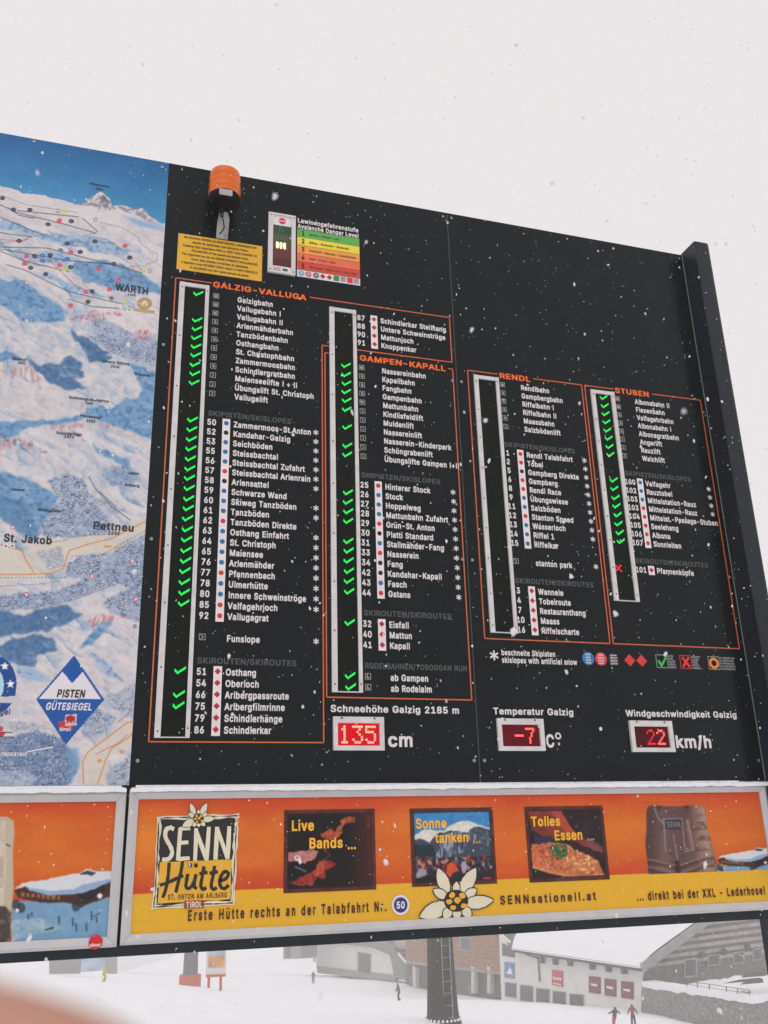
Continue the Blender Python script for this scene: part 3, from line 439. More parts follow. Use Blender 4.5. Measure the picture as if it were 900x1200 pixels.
for j in range(nr + 1):
    for i in range(ns + 1):
        t = i / ns; q = eL + (eR - eL) * (t * 1.0) ; r = j / nr
        start = q + (far_l - eL) * max(0, (1 - t * 9)) * min(1, r * 2.5)
        th = .42 * math.sin(min(1, r * 8 + .12) * math.pi / 2) + .08 * (float(vnoise(np.array(t * 14), np.array(r * 5), 4)) - .5)
        top.append(start + slope * (rise * r - .12 * (j == 0)) + rn * (th if j else -.05))
rb.v = [tuple(p) for p in top]
for j in range(nr):
    for i in range(ns):
        k = j * (ns + 1) + i; rb.f.append((k, k + 1, k + ns + 2, k + ns + 1)); rb.m.append(rb.mi(SNOWN)); rb.sm.append(True)
rb.build('roof_snow', roof)
mb = MB(); mb.prism([eR + rn * .32, eR + slope * rise + rn * .32, eR + slope * rise - rn * .45, eR - rn * .45], (eR - eL) / np.linalg.norm(eR - eL) * .25, CONC); mb.build('verge_board', roof)
mb = MB(); mb.tube(eL - rn * .25 + np.array([0, 0, -.05]), eR - rn * .25 + np.array([0, 0, -.05]), .1, .1, GUT, 8); mb.build('gutter', roof)
mb = MB(); a, b_, c_ = lw.hit(*C7(125, 186), .6), lw.hit(*C7(165, 198), .15), lw.hit(*C7(170, 274), .15)
mb.tube(a, b_, .09, .09, GUT, 8); mb.tube(b_, c_, .09, .09, GUT, 8); mb.build('downpipe', lodge)
for x0, x1, yt, yb in ((58, 97, 274, 322), (106, 150, 282, 336), (157, 203, 292, 348), (210, 255, 301, 355), (264, 312, 310, 361)):
    q = [C7(x0, yb), C7(x1, yb + 5), C7(x1, yt + 5), C7(x0, yt)]
    fr = panel('window', lw, q, mat('window_frame', (.45, .44, .42)), lodge, .05, .1)
    cx, cy = sum(p[0] for p in q) / 4, sum(p[1] for p in q) / 4
    panel('pane', lw, [(cx + (x - cx) * .88, cy + (y - cy) * .9) for x, y in q], PANE, fr, .075, .03)
panel('window', lw, [C7(50, 190), C7(90, 197), C7(90, 172), C7(50, 150)], PANE, lodge, .06, .1, 'slanted dark gable window')
sg = panel('sign', lw, [C7(57, 260), C7(88, 264), C7(88, 215), C7(57, 210)], mat('blue_sign', (.10, .22, .42)), lodge, .12, .1, 'blue sign with a white mountain')
panel('emblem', lw, [C7(62, 248), C7(84, 251), C7(80, 236), C7(74, 226), C7(69, 238)], SIGNW, sg, .14, .01)
RP = mat('red_poster', (.50, .05, .06)); DRP = mat('dark_red_poster', (.16, .018, .030))
rp = panel('poster', lw, [C7(209, 284), C7(243, 291), C7(243, 240), C7(209, 236)], RP, lodge, .12, .1, 'bright red poster')
for k in range(4):
    x = 213 + k * 7; panel('motif', lw, [C7(x, 266 + k), C7(x + 5, 267 + k), C7(x + 5, 258 + k + k % 2 * 3), C7(x, 258 + k)], SIGNW, rp, .135, .02)
panel('motif', lw, [C7(213, 280), C7(239, 285), C7(239, 282), C7(213, 277)], SIGNW, rp, .135, .02)
for x0, x1, yt, yb in ((327, 363, 256, 308), (377, 413, 264, 317), (430, 468, 272, 325)):
    p = panel('poster', lw, [C7(x0, yb), C7(x1, yb + 5), C7(x1, yt + 4), C7(x0, yt)], DRP, lodge, .12, .1)
    mb = MB(); y = (yt + yb) / 2; q = [C7(x0 + 8, y + 4), C7(x1 - 8, y + 8), C7(x1 - 10, y), C7(x0 + 6, y - 3)]
    mb.pts3(lw.pts(q, .135), SIGNW); mb.build('motif', p)
for x, y in ((178, 205), (220, 210), (267, 213), (338, 225), (390, 232), (440, 238)):
    p = lw.hit(*C7(x, y), .3); mb = MB(); mb.box(p[0] - .22, p[1] - .2, p[2] - .3, p[0] + .22, p[1] + .3, p[2] + .3, GUT)
    mb.tube(p + np.array([0, .2, .3]), p + np.array([0, .3, .9]), .06, .06, GUT, 6); mb.build('wall_lamp', lodge)

# timber-clad building on a grey ground floor
tw = Wall(at(540, 1166, 128), Dl); tb = thing('timber_building', 'building with orange-brown timber cladding over a grey pillared ground floor', 'building')
panel('ground_floor', tw, [C6(650, 345), C6(870, 352), C6(868, 232), C6(500, 200), C6(500, 300)], mat('recess_wall', (.09, .085, .08), var=.3), tb, -.8, 7)
cl = panel('cladding', tw, [C6(500, 212), C6(690, 238), C6(862, 258), C6(840, 60), C6(500, 30)], WOODC, tb, 0, 7)
gm_ = MB()
for i in range(13): gm_.prism(tw.pts([C6(500, 40 + i * 14.5), C6(850, 68 + i * 15.5), C6(850, 69.2 + i * 15.5), C6(500, 41.2 + i * 14.5)], .04), -tw.n * .03, mat('board_joint', (.10, .06, .04)))
gm_.build('board_joint', cl)
for x0, x1, y0, y1 in ((530, 552, 108, 140), (702, 746, 122, 172)):
    w_ = panel('window', tw, [C6(x0, y1), C6(x1, y1 + 5), C6(x1, y0 + 3), C6(x0, y0)], mat('grey_frame', (.3, .29, .28)), tb, .08, .1)
    panel('pane', tw, [C6(x0 + 4, y1 - 4), C6(x1 - 4, y1), C6(x1 - 4, y0 + 7), C6(x0 + 4, y0 + 4)], PANE, w_, .1, .03)
for x in (525, 746, 806): panel('pillar', tw, [C6(x, 335), C6(x + 12, 335), C6(x + 12, 238), C6(x, 228)], mat('pale_pillar', (.55, .53, .5)), tb, .05, .6)
panel('roof', tw, [C6(480, 34), C6(858, 66), C6(858, 50), C6(480, 16)], SNOWN, tb, 1.0, 9)
panel('sill_band', tw, [C6(500, 222), C6(864, 266), C6(864, 257), C6(500, 211)], CONC, tb, .12, .4)

# low white station hall with the grey stair roof
sw = Wall(at(420, 1147, 165), horiz(ray(-300, 1010))); sh = thing('station_hall', 'low white hall with a grey sloping stair roof in the snow haze', 'building')
panel('wall', sw, [C6(163, 245), C6(460, 285), C6(440, 190), C6(372, 160), C6(160, 132)], PLASTER, sh, 0, 9)
panel('plinth', sw, [C6(166, 258), C6(460, 290), C6(462, 266), C6(166, 232)], CONC, sh, .15, .4)
d_ = panel('door', sw, [C6(314, 252), C6(369, 264), C6(369, 184), C6(314, 176)], mat('pale_frame', (.5, .48, .46)), sh, .12, .2)
panel('door_leaf', sw, [C6(321, 252), C6(366, 262), C6(366, 188), C6(321, 181)], mat('dark_door', (.09, .085, .08)), d_, .16, .05)
panel('roof', sw, [C6(190, 140), C6(372, 162), C6(440, 190), C6(456, 274), C6(520, 292), C6(540, 280), C6(430, 138), C6(190, 100)], mat('roof_sheet', (.20, .20, .195), var=.25, scale=1), sh, .5, 3)
panel('stair_rail', sw, [C6(470, 190), C6(560, 292), C6(560, 286), C6(470, 180)], SIGNW, sh, 1.2, .2)
panel('upper_wall', sw, [C6(430, 200), C6(520, 285), C6(525, 120), C6(400, 60), C6(400, 150)], mat('pale_wall', (.42, .40, .38)), sh, -.5, 3)
for x0, x1, y0, y1 in ((458, 500, 165, 175), (465, 510, 180, 190), (476, 520, 197, 207)): panel('stair_tread', sw, [C6(x0, y1), C6(x1, y1 + 4), C6(x1, y0 + 4), C6(x0, y0)], DGREY, sh, .3, .2)
kw = Wall(at(345, 1124, 175), Dl)
kb = thing('kiosk', 'small grey kiosk far left of the white hall', 'building')
panel('wall', kw, [C6(38, 206), C6(104, 204), C6(104, 140), C6(38, 140)], mat('kiosk_grey', (.24, .24, .24)), kb, 0, 3)
panel('roof', kw, [C6(32, 150), C6(140, 150), C6(140, 128), C6(32, 128)], SNOWN, kb, .6, 4)
panel('door', kw, [C6(46, 200), C6(66, 200), C6(66, 160), C6(46, 160)], DGREY, kb, .05, .1)
mb = MB(); a = foot(*C6(155, 208)); mb.tube(a - np.array([0, 0, .5]), a + np.array([0, 0, 14]), .22, .18, DGREY, 8)
for i in range(2): mb.box(a[0] - .6, a[1] - .1, a[2] + 4 + i * 2, a[0] + .6, a[1] + .1, a[2] + 4.15 + i * 2, DGREY)
mb.build('lamp_post', None, 'slender grey post standing at the left corner of the white hall', 'post')

# weathered boarded gable end of the lodge
hw = Wall(lw.hit(753.5, 1150), back); hs = lodge
def C8(x, y): return 800 + .125 * x, 1050 + .125 * y
body = panel('gable_wall', hw, [(754.5, 1196), (755, 1134), (900, 1031), (1040, 1110), (1040, 1190)], WOODG, hs, 0, .4)
for i in range(11):
    y = 1044 + i * 8.2; sl = -.125; x0 = max(756, min(900, 755 + (1134 - y - 8) / .712 + 5)); f_ = lambda x: y + 6 + sl * (x - 742)
    panel('board', hw, [(x0, f_(x0) + 4.2), (960, f_(960) + 4.2), (960, f_(960)), (x0, f_(x0))], WOODL, body, .16, .14)
for x0, x1, y0, y1 in ((20, 135, 590, 770), (235, 355, 555, 660), (475, 580, 530, 640), (660, 745, 500, 610)):
    q = [C8(x0, y1), C8(x1, y1 - 14), C8(x1, y0 - 14), C8(x0, y0)]; w_ = panel('window', hw, q, WOODL, hs, .2, .1)
    cx, cy = sum(p[0] for p in q) / 4, sum(p[1] for p in q) / 4
    panel('pane', hw, [(cx + (x - cx) * .8, cy + (y - cy) * .8) for x, y in q], PANE, w_, .24, .05)
for x, y in ((185, 545), (390, 515), (610, 470)):
    p = hw.hit(*C8(x, y), .4); mb = MB(); mb.lathe(p - np.array([0, 0, .35]), [(.12, 0), (.3, .1), (.3, .45), (.12, .6)], DGREY, 10)
    mb.tube(p, p - hw.n * .4, .07, .07, DGREY, 6); mb.build('wall_lamp', hs)
# terrace snow and retaining wall
rw = Wall(lw.p0 + lw.n * .4, Dl)
wl = thing('retaining_wall', 'grey stone retaining wall capped with snow right of the lodge', 'wall')
rd = Wall(rw.hit(878, 1186), back)
panel('stonework', rw, [(752, 1200), (880, 1206), (879, 1172), (752, 1154)], STONE, wl, 0, 1.2)
panel('stonework', rd, [(878, 1206), (915, 1202), (915, 1167), (878, 1171)], STONE, wl, 0, 1.2)
def snow_strip(name, wall, xs, ytop, th, parent, deep=1.4):
    mb = MB(); P = [wall.hit(x, y + random.uniform(-.5, .5), .15) for x, y in zip(xs, ytop)]
    for a, b in zip(P[:-1], P[1:]): mb.prism([a, b, b - np.array([0, 0, th * random.uniform(.8, 1.2)]), a - np.array([0, 0, th])], -wall.n * deep, SNOWN)
    return mb.build(name, parent)
snow_strip('snow_cap', rw, np.linspace(752, 880, 16), np.linspace(1150, 1168.5, 16), .5, wl)
snow_strip('snow_cap', rd, np.linspace(878, 915, 6), np.linspace(1168.5, 1163, 6), .5, wl)
fe = thing('railing', 'thin grey wire railing along the top of the snowy retaining wall', 'railing'); mbp = MB()
xs = [C8(x, 0)[0] for x in (40, 140, 250, 410, 515, 625)]; tops = []
for x in xs:
    yb = 1150 + (x - 752) / 128 * 18.5; a = rw.hit(x, yb, -.5); b = rw.hit(x, yb - 8, -.5); mb = MB(); mb.tube(a, b, .05, .05, GUT, 6); mb.build('post', fe); tops.append((a, b))
for (a, b), (c, d) in zip(tops[:-1], tops[1:]):
    mbp.tube(b, d, .03, .03, GUT, 5); mbp.tube((a + b) / 2, (c + d) / 2, .02, .02, GUT, 5)
mbp.build('wire', fe)
sp = MB()                                                 # heap of cleared snow on the terrace
tz = Wall(rw.p0 - rw.n * 2.2, Dl); N = 26
for j in range(9):
    for i in range(N + 1):
        x = 758 + i * 5.6; t = i / N; yb = 1160 - 2 * t; hgt = (6 + 13 * math.exp(-((x - 848) / 34) ** 2) + 5 * math.exp(-((x - 790) / 18) ** 2)) * math.sin(min(1, (j + .0) / 6) * math.pi / 2)
        p = tz.hit(x, yb + 6 - hgt); sp.v.append(tuple(p - tz.n * j * .5 + np.array([0, 0, (float(vnoise(np.array(i * .9), np.array(j * .8), 12)) - .5) * .5])))
for j in range(8):
    for i in range(N):
        k = j * (N + 1) + i; sp.f.append((k, k + 1, k + N + 2, k + N + 1)); sp.m.append(sp.mi(SNOWN)); sp.sm.append(True)
sp.build('snow_heap', None, 'heap of cleared snow on the terrace in front of the boarded house', 'snow heap')
bk = thing('covered_benches', 'stack of dark terrace furniture half buried in the terrace snow', 'furniture')
for q in ([(845, 1153), (880, 1150), (887, 1146), (866, 1148)], [(868, 1146), (892, 1144), (896, 1139), (874, 1140)], [(866, 1154), (890, 1152), (888, 1147), (876, 1149)]):
    panel('bench_top', tz, q, DGREY, bk, .6, .5)

# hoarding at far left, small pylon, info sign
gw = Wall(at(95, 1140, 112), (1, .1, 0)); gh = thing('hoarding', 'grey and pale blue hoarding standing in the snow behind the green skier', 'hoarding')
panel('end_panel', gw, [(58, 1141.5), (94, 1141), (94, 1118), (58, 1118)], mat('grey_tarp', (.30, .30, .30), var=.15), gh, 0, .6)
panel('middle_panel', gw, [(94.3, 1139.5), (125, 1137), (125, 1112), (94.3, 1112)], mat('blue_tarp', (.42, .50, .60), var=.3, scale=.8), gh, -.05, .6)
panel('end_panel', gw, [(125.3, 1141), (137.5, 1141.5), (137.5, 1110), (125.3, 1110)], mat('grey_tarp2', (.36, .36, .36), var=.15), gh, .05, .6)
bw = Wall(at(150, 1135, 150), (1, .2, 0)); panel('snowbank', bw, [(139, 1141), (160, 1134), (200, 1123), (215, 1112), (139, 1106)], SNOWN, gh, 0, 3).name = 'side_panel'
p = foot(222.5, 1156); k_ = (p[1] - CAM[1]) / FPX * 1.1
py_ = thing('lift_pylon', 'slim grey lift pylon with a red padded base', 'pylon', loc=(0, 0, 0))
mb = MB(); mb.tube(p, p + np.array([0, 0, 15 * k_ + 60 * k_]), 7.2 * k_, 5.6 * k_, mat('galvanised_grey', (.13, .135, .14), rough=.5, var=.2), 14); mb.build('shaft', py_)
RPAD = mat('red_pad', (.50, .12, .07), rough=.7); mb = MB(); mb.lathe(p - np.array([0, 0, .4]), [(10.2 * k_, 0), (10.2 * k_, 10 * k_ + .4), (8 * k_, 10.6 * k_ + .4)], RPAD, 14); mb.build('base_pad', py_)
iw = Wall(foot(252, 1161), (1, -.12, 0)); ib = thing('piste_sign', 'orange and white piste information sign on two red legs', 'sign')
panel('board', iw, [(241, 1145), (264.5, 1144), (266, 1095), (242, 1095)], mat('pale_sign', (.70, .66, .62)), ib, 0, .25)
panel('picture', iw, [(244, 1134), (263, 1133), (263.5, 1120), (244.3, 1120)], mat('sign_orange', (.62, .30, .10), var=.2, scale=1), ib, .06, .05)
panel('picture', iw, [(244.4, 1118.5), (263.6, 1118.5), (263.8, 1108), (244.5, 1108)], mat('sign_blue', (.35, .48, .58), var=.3, scale=1), ib, .06, .05)
panel('stripe', iw, [(241, 1145.5), (264.5, 1144.5), (264.6, 1141.5), (241.2, 1142.5)], RPAD, ib, .07, .05)
for x, y in ((244.5, 1158), (258.5, 1162)): panel('leg', iw, [(x - 1.6, y), (x + 1.6, y), (x + 1.9, 1144.5), (x - 1.4, 1144.5)], RPAD, ib, -.1, .3)

# big lift tower with a ladder
p = foot(519.5, 1200, 25, 120); k_ = np.linalg.norm(p - CAM) / FPX
TWR = mat('tower_paint', (.034, .036, .022), rough=.75, var=.6, scale=5, bump=.5, bscale=16)
lt = thing('lift_tower', 'thick dark steel lift tower with a caged ladder and snowy base flange', 'tower')
mb = MB(); mb.lathe(p, [(17.4 * k_, 0), (16.2 * k_, 12 * k_), (14.3 * k_, 50 * k_), (12.9 * k_, 105 * k_), (12.0 * k_, 190 * k_)], TWR, 26); mb.build('shaft', lt)
mb = MB(); mb.lathe(p, [(19 * k_, -.5), (19 * k_, 3.0 * k_), (17.4 * k_, 3.8 * k_)], TWR, 26); fl = mb.build('flange', lt)
mb = MB()
for i in range(26):
    t = 2 * math.pi * i / 26; r = 18.2 * k_; q = p + np.array([r * math.cos(t), r * math.sin(t), 4 * k_]); mb.lathe(q, [(1.2 * k_, 0), (1.3 * k_, 1.4 * k_), (.6 * k_, 2.3 * k_)], SNOWN, 6)
mb.build('bolt_snow', fl)
tc_ = horiz(CAM - p); sd_ = np.array([-tc_[1], tc_[0], 0]); sd_ = sd_ if sd_ @ right > 0 else -sd_; LAD = mat('ladder_steel', (.30, .30, .28), rough=.5)
lad = MB(); n_r = 24
def onp(h, s): r = 15.9 * k_ - h * (3.2 / 110); return p + np.array([0, 0, h]) + tc_ * (r * .96 + .02) + sd_ * s
for s_ in (1.5 * k_, 10 * k_):
    for i in range(12):
        h0, h1 = i * 16 * k_ + 5 * k_, (i + 1) * 16 * k_ + 5 * k_; lad.tube(onp(h0, s_), onp(h1, s_), .45 * k_, .45 * k_, LAD, 6)
for i in range(17): h0 = (8 + i * 11) * k_; lad.tube(onp(h0, 1.5 * k_), onp(h0, 10 * k_), .35 * k_, .35 * k_, LAD, 6)
lad.build('ladder', lt)
mb = MB(); mb.lathe(p, [(.3, 190 * k_), (2.0, 190 * k_ + .05), (2.0, 190 * k_ + .4), (.3, 190 * k_ + .45)], TWR, 20); mb.build('head_plate', lt)

# ------------------------------------------------------------------ people on the slope
def skinned(name, verts, edges, radii, root, matf, parent=None, sub=2, mats=()):
    me = bpy.data.meshes.new(name); me.from_pydata([tuple(v) for v in verts], edges, []); o = bpy.data.objects.new(name, me); COL.objects.link(o)
    md = o.modifiers.new('skin', 'SKIN'); md.use_smooth_shade = True
    sv = me.skin_vertices[0].data if me.skin_vertices else None
    if sv is None:
        bm = bmesh.new(); bm.from_mesh(me); bm.verts.layers.skin.verify(); bm.to_mesh(me); bm.free(); sv = me.skin_vertices[0].data
    for i, r in enumerate(radii): sv[i].radius = (r, r) if np.isscalar(r) else r; sv[i].use_root = (i == root)
    sm = o.modifiers.new('sub', 'SUBSURF'); sm.levels = sub; sm.render_levels = sub
    bpy.context.view_layer.update(); dg = bpy.context.evaluated_depsgraph_get(); nm = bpy.data.meshes.new_from_object(o.evaluated_get(dg))
    o.modifiers.clear(); o.data = nm; bpy.data.meshes.remove(me); nm.name = name
    nm.materials.clear()
    for m in mats: nm.materials.append(m)
    for pl in nm.polygons: pl.material_index = matf(pl.center); pl.use_smooth = True
    if parent: o.parent = parent
    return o
SKIN = mat('skin', (.48, .27, .20), rough=.55, var=.06, scale=20)
def person(px, py, H, face, pose, jacket, trousers, hat, label, D0=30, D1=200, pack=None):
    p = foot(px, py, D0, D1); d = horiz(view); s = np.array([d[1], -d[0], 0]); a = math.radians(face); fw = d * math.cos(a) + s * math.sin(a); sd = np.array([fw[1], -fw[0], 0])
    def P(f, r, z): return p + (fw * f + sd * r + np.array([0, 0, z])) * H
    ln, kb, st, arm = pose['lean'], pose['knee'], pose['stride'], pose['arm']
    hip = P(0, 0, .50 - kb * .10); ch = P(ln * .28, 0, .77 - kb * .12 - abs(ln) * .05); nk = P(ln * .36, 0, .855 - kb * .13 - abs(ln) * .08); hd = P(ln * .42, 0, .925 - kb * .14 - abs(ln) * .10)
    V = [hip, P(ln * .12, 0, .62 - kb * .11), ch, nk, hd, P(ln * .43 + .01, 0, .975 - kb * .14 - abs(ln) * .1)]; E = [(0, 1), (1, 2), (2, 3), (3, 4), (4, 5)]; R_ = [.085, .08, .095, .045, .062, .045]
    for sg in (-1, 1):
        k = len(V); kn = P(kb * .14 + st * sg * .08, sg * .065, .27 - kb * .03); an = P(-kb * .02 + st * sg * .14, sg * .075, .05); toe = P(.09 + st * sg * .14, sg * .08, .025)
        V += [P(.0, sg * .05, .45 - kb * .09), kn, an, toe]; E += [(0, k), (k, k + 1), (k + 1, k + 2), (k + 2, k + 3)]; R_ += [.062, .048, .042, .034]
        k = len(V); (f1, r1, z1), (f2, r2, z2) = arm[0 if sg < 0 else 1]
        V += [ch + (sd * sg * .095 + np.array([0, 0, .025])) * H, ch + (fw * f1 + sd * sg * r1 + np.array([0, 0, z1])) * H, ch + (fw * f2 + sd * sg * r2 + np.array([0, 0, z2])) * H]
        E += [(2, k), (k, k + 1), (k + 1, k + 2)]; R_ += [.048, .036, .028]
    hz_ = nk[2] + .012 * H; hp = hip[2] + .015 * H; bt = p[2] + .09 * H
    mt_ = [mat('cloth_%d_%d_%d' % tuple(int(c * 255) for c in k), k, rough=.8, var=.15, scale=6) for k in (jacket, trousers, hat)] + [SKIN, DGREY]
    faced = fw
    def pick(c):
        if c[2] > hz_:
            r = (np.array(c) - hd); return 3 if (r @ faced) > .03 * H and r[2] < .03 * H else 2
        if c[2] < bt: return 4
        if c[2] < hp and abs((np.array(c) - hip) @ sd) < .16 * H and c[2] < hp: return 1
        return 0
    o = skinned('person', V, E, [r * H for r in R_], 0, pick, None, 2, mt_)
    tag(o, label, 'person', 'people on the slope')
    if pack:
        mb = MB(); c = ch - fw * .12 * H; mb.lathe(c - np.array([0, 0, .15 * H]), [(.03 * H, 0), (.085 * H, .03 * H), (.08 * H, .18 * H), (.03 * H, .23 * H)], mat('pack_red', pack), 10); mb.build('backpack', None, 'small red backpack on the back of the dark-clad figure at the right', 'backpack')
    return o
DOWN = [((.04, .14, -.13), (.12, .15, -.22)), ((.04, .14, -.13), (.12, .15, -.22))]
OUT = [((.0, .22, -.02), (.04, .36, -.05)), ((.02, .22, -.06), (.06, .36, -.13))]
person(121, 1152, 1.72, 100, dict(lean=.25, knee=.8, stride=.6, arm=DOWN), (.45, .50, .10), (.42, .48, .10), (.3, .32, .1), 'skier in lime yellow-green clothes gliding past the hoarding')
person(367, 1153, 1.72, 20, dict(lean=.05, knee=.2, stride=.2, arm=DOWN), (.06, .06, .065), (.05, .05, .055), (.05, .05, .05), 'dark-clad skier standing below the grey kiosk, left of the white hall')
person(468, 1173, 1.75, -70, dict(lean=.2, knee=.5, stride=.5, arm=DOWN), (.09, .09, .10), (.05, .05, .055), (.06, .06, .06), 'dark-clad skier crouching slightly on the slope left of the lift tower')
person(551, 1168, 1.65, 60, dict(lean=.1, knee=.3, stride=.3, arm=DOWN), (.34, .26, .23), (.22, .19, .18), (.3, .25, .22), 'faint beige figure beside the lift tower in front of the timber building')
person(721, 1206, 1.70, -30, dict(lean=-.3, knee=.5, stride=.5, arm=OUT), (.06, .06, .07), (.55, .05, .14), (.05, .05, .05), 'skier in pink-red trousers leaning with both arms spread wide')
person(743, 1204, 1.78, 10, dict(lean=.05, knee=.25, stride=.25, arm=[((.02, .19, -.12), (.06, .21, -.22)), ((.02, .19, -.12), (.06, .21, -.22))]), (.22, .04, .06), (.03, .03, .035), (.04, .04, .04), 'skier in dark red jacket and black trousers standing upright')

# ------------------------------------------------------------------ the status board
HB = 3.632                                                # height of the dark board
PITCH, V00 = .05775, .889
def row(k, off=0.0): return V00 + PITCH * k + off
sb = thing('status_board', 'big dark ski area status board listing lifts and slopes with green LED ticks', 'information board')
for u0, u1 in ((-.0028, 1.797), (1.803, 3.6)):
    mb = MB(); mb.bx(u0, 0, u1, HB, -.035, 0, BOARD); mb.build('panel', sb)
mb = MB(); mb.bx(1.7972, 0, 1.8028, HB, -.03, .0015, mat('joint_strip', (.045, .05, .05), rough=.4)); mb.build('joint_strip', sb)
SX = .213 / width('Galzigbahn', .0375)                    # how condensed the names are set
ICON = mat('icon_grey', A(165, 160, 158), rough=.5)
def asterisk(mb, u, v, r, m):
    for i in range(3):
        a = math.pi / 2 + i * math.pi / 3; w = .0012 + i * .00015
        mb.line((u - r * math.cos(a), v - r * math.sin(a)), (u + r * math.cos(a), v + r * math.sin(a)), r * .36, w, m)
def icon(mb, u, v, kind):
    s = .0165; t = .0028
    mb.rect(u - s, v - s, u + s, v - s + t, .001, ICON); mb.rect(u - s, v + s - t, u + s, v + s, .001, ICON)
    mb.rect(u - s, v - s + t, u - s + t, v + s - t, .001, ICON); mb.rect(u + s - t, v - s + t, u + s, v + s - t, .001, ICON)
    if kind == 'G':                                       # cabin on a rope
        mb.line((u - .012, v - .006), (u + .012, v - .011), .0025, .001, ICON); mb.rect(u - .009, v - .004, u + .009, v + .009, .001, ICON)
    elif kind == 'C':                                     # chair
        mb.line((u - .004, v - .011), (u - .004, v + .006), .003, .001, ICON); mb.line((u - .0025, v + .006), (u + .009, v + .006), .004, .001, ICON); mb.disc(u + .003, v - .006, .0035, .001, ICON, 8); mb.rect(u - .001, v - .002, u + .006, v + .0038, .001, ICON)
    elif kind == 'T':                                     # drag lift
        mb.line((u - .011, v - .011), (u + .006, v - .004), .0025, .001, ICON); mb.disc(u + .002, v + .001, .0035, .0012, ICON, 8); mb.line((u - .008, v + .010), (u + .004, v + .006), .003, .001, ICON)
    else:                                                 # sledge
        mb.disc(u - .004, v - .006, .004, .001, ICON, 8); mb.line((u - .006, v - .001), (u + .003, v + .006), .006, .001, ICON); mb.line((u - .010, v + .008), (u + .010, v + .010), .003, .0012, ICON)

SECTIONS = {}
def section(name, outline, head, hu, hv, hfit, label):
    mb = MB()
    for a, b in outline: mb.line(a, b, .0068, .001, ORLINE)
    o = mb.build('slope_list', sb, label); SECTIONS[name] = o
    mb = MB(); txt(mb, head, hu, hv, .0405, .0012, ORANGE, fit=hfit); mb.build('heading', o); return o
def poly_line(*p): return list(zip(p[:-1], p[1:]))
section('G', poly_line((.284, .8015), (.0765, .8015), (.0765, 3.4307), (.947, 3.4307), (.947, 1.121), (.991, 1.121)) + poly_line((1.158, 1.121), (1.775, 1.121), (1.775, .8015), (.873, .8015)), 'GALZIG-VALLUGA', .291, .8085, .562, 'orange outlined list headed Galzig-Valluga')
section('P', poly_line((1.166, 1.169), (1.158, 1.169)) + poly_line((.991, 1.169), (.964, 1.169), (.964, 3.1998), (1.777, 3.1998), (1.777, 1.169), (1.745, 1.169)), 'GAMPEN-KAPALL', 1.178, 1.172, .556, 'orange outlined list headed Gampen-Kapall')
section('R', poly_line((2.08, 1.1633), (1.877, 1.1633), (1.877, 2.856), (2.670, 2.856), (2.670, 1.1633), (2.325, 1.1633)), 'RENDL', 2.09, 1.171, .219, 'orange outlined list headed Rendl')
section('S', poly_line((2.903, 1.1633), (2.692, 1.1633), (2.692, 2.856), (3.5655, 2.856), (3.5655, 1.1633), (3.195, 1.1633)), 'STUBEN', 2.912, 1.170, .26, 'orange outlined list headed Stuben')
def subhead(sec, t, u, k, off, fit):
    mb = MB(); txt(mb, t, u, row(k, off), .033, .0012, GREYT, fit=fit); mb.build('subheading', SECTIONS[sec])
# rows: columns of icon/number, marker, name and asterisk for each section
COLS = {'G': (.312, .317, .397, .437, .908, 0), 'P': (1.190, 1.193, 1.2745, 1.316, 1.734, .006), 'R': (2.107, 2.108, 2.192, 2.233, 2.631, .002), 'S': (2.924, 2.942, 3.014, 3.052, 3.522, 0.0)}
def lift(sec, k, name, ic):
    c = COLS[sec]; mb = MB(); v = row(k, c[5]); icon(mb, c[0], v - .004, ic); txt(mb, name, c[3], v, .0375, .0012, WHITE, sx=SX); return mb, v, c
def trail(sec, k, num, mark, name, snow=False):
    c = COLS[sec]; mb = MB(); v = row(k, c[5])
    txt(mb, num, c[1], v, .038, .0012, WHITE, sx=SX * 1.02, align='C')
    mb.rect(c[2] - .0215, v - PITCH / 2 - .0002, c[2] + .0215, v + PITCH / 2 + .0002, .0008, SIGNW)
    if mark == 'd':
        r = .0165; mb.poly([(c[2] - r, v - .002), (c[2], v - .002 + r), (c[2] + r, v - .002), (c[2], v - .002 - r)], .0014, CRIM)
    else: mb.disc(c[2], v - .002, .0135, .0014, {'b': BLUE, 'k': BLACK, 'r': RED}[mark], 18)
    txt(mb, name, c[3], v, .0375, .0012, WHITE, sx=SX)
    if snow: asterisk(mb, c[4], v - .002, .0165, WHITE)
    mb.build('trail_row', SECTIONS[sec])
def lifts(sec, k0, items):
    for i, (n, ic) in enumerate(items): lift(sec, k0 + i, n, ic)[0].build('lift_row', SECTIONS[sec])
def trails(sec, k0, items):
    for i, it in enumerate(items):
        num, mk, name = it.split('|'); s = name.endswith('*'); trail(sec, k0 + i, num, mk, name.rstrip('*'), s)
lifts('G', 0, [('Galzigbahn', 'G'), ('Vallugabahn I', 'G'), ('Vallugabahn II', 'G'), ('Arlenmähderbahn', 'C'), ('Tanzbödenbahn', 'C'), ('Osthangbahn', 'C'), ('St. Christophbahn', 'C'), ('Zammermoosbahn', 'C'), ('Schindlergratbahn', 'C'), ('Maienseelifte I + II', 'T'), ('Übungslift St. Christoph', 'T'), ('Vallugalift', 'T')])
subhead('G', 'SKIPISTEN/SKISLOPES-', .294, 13, .004, .50)
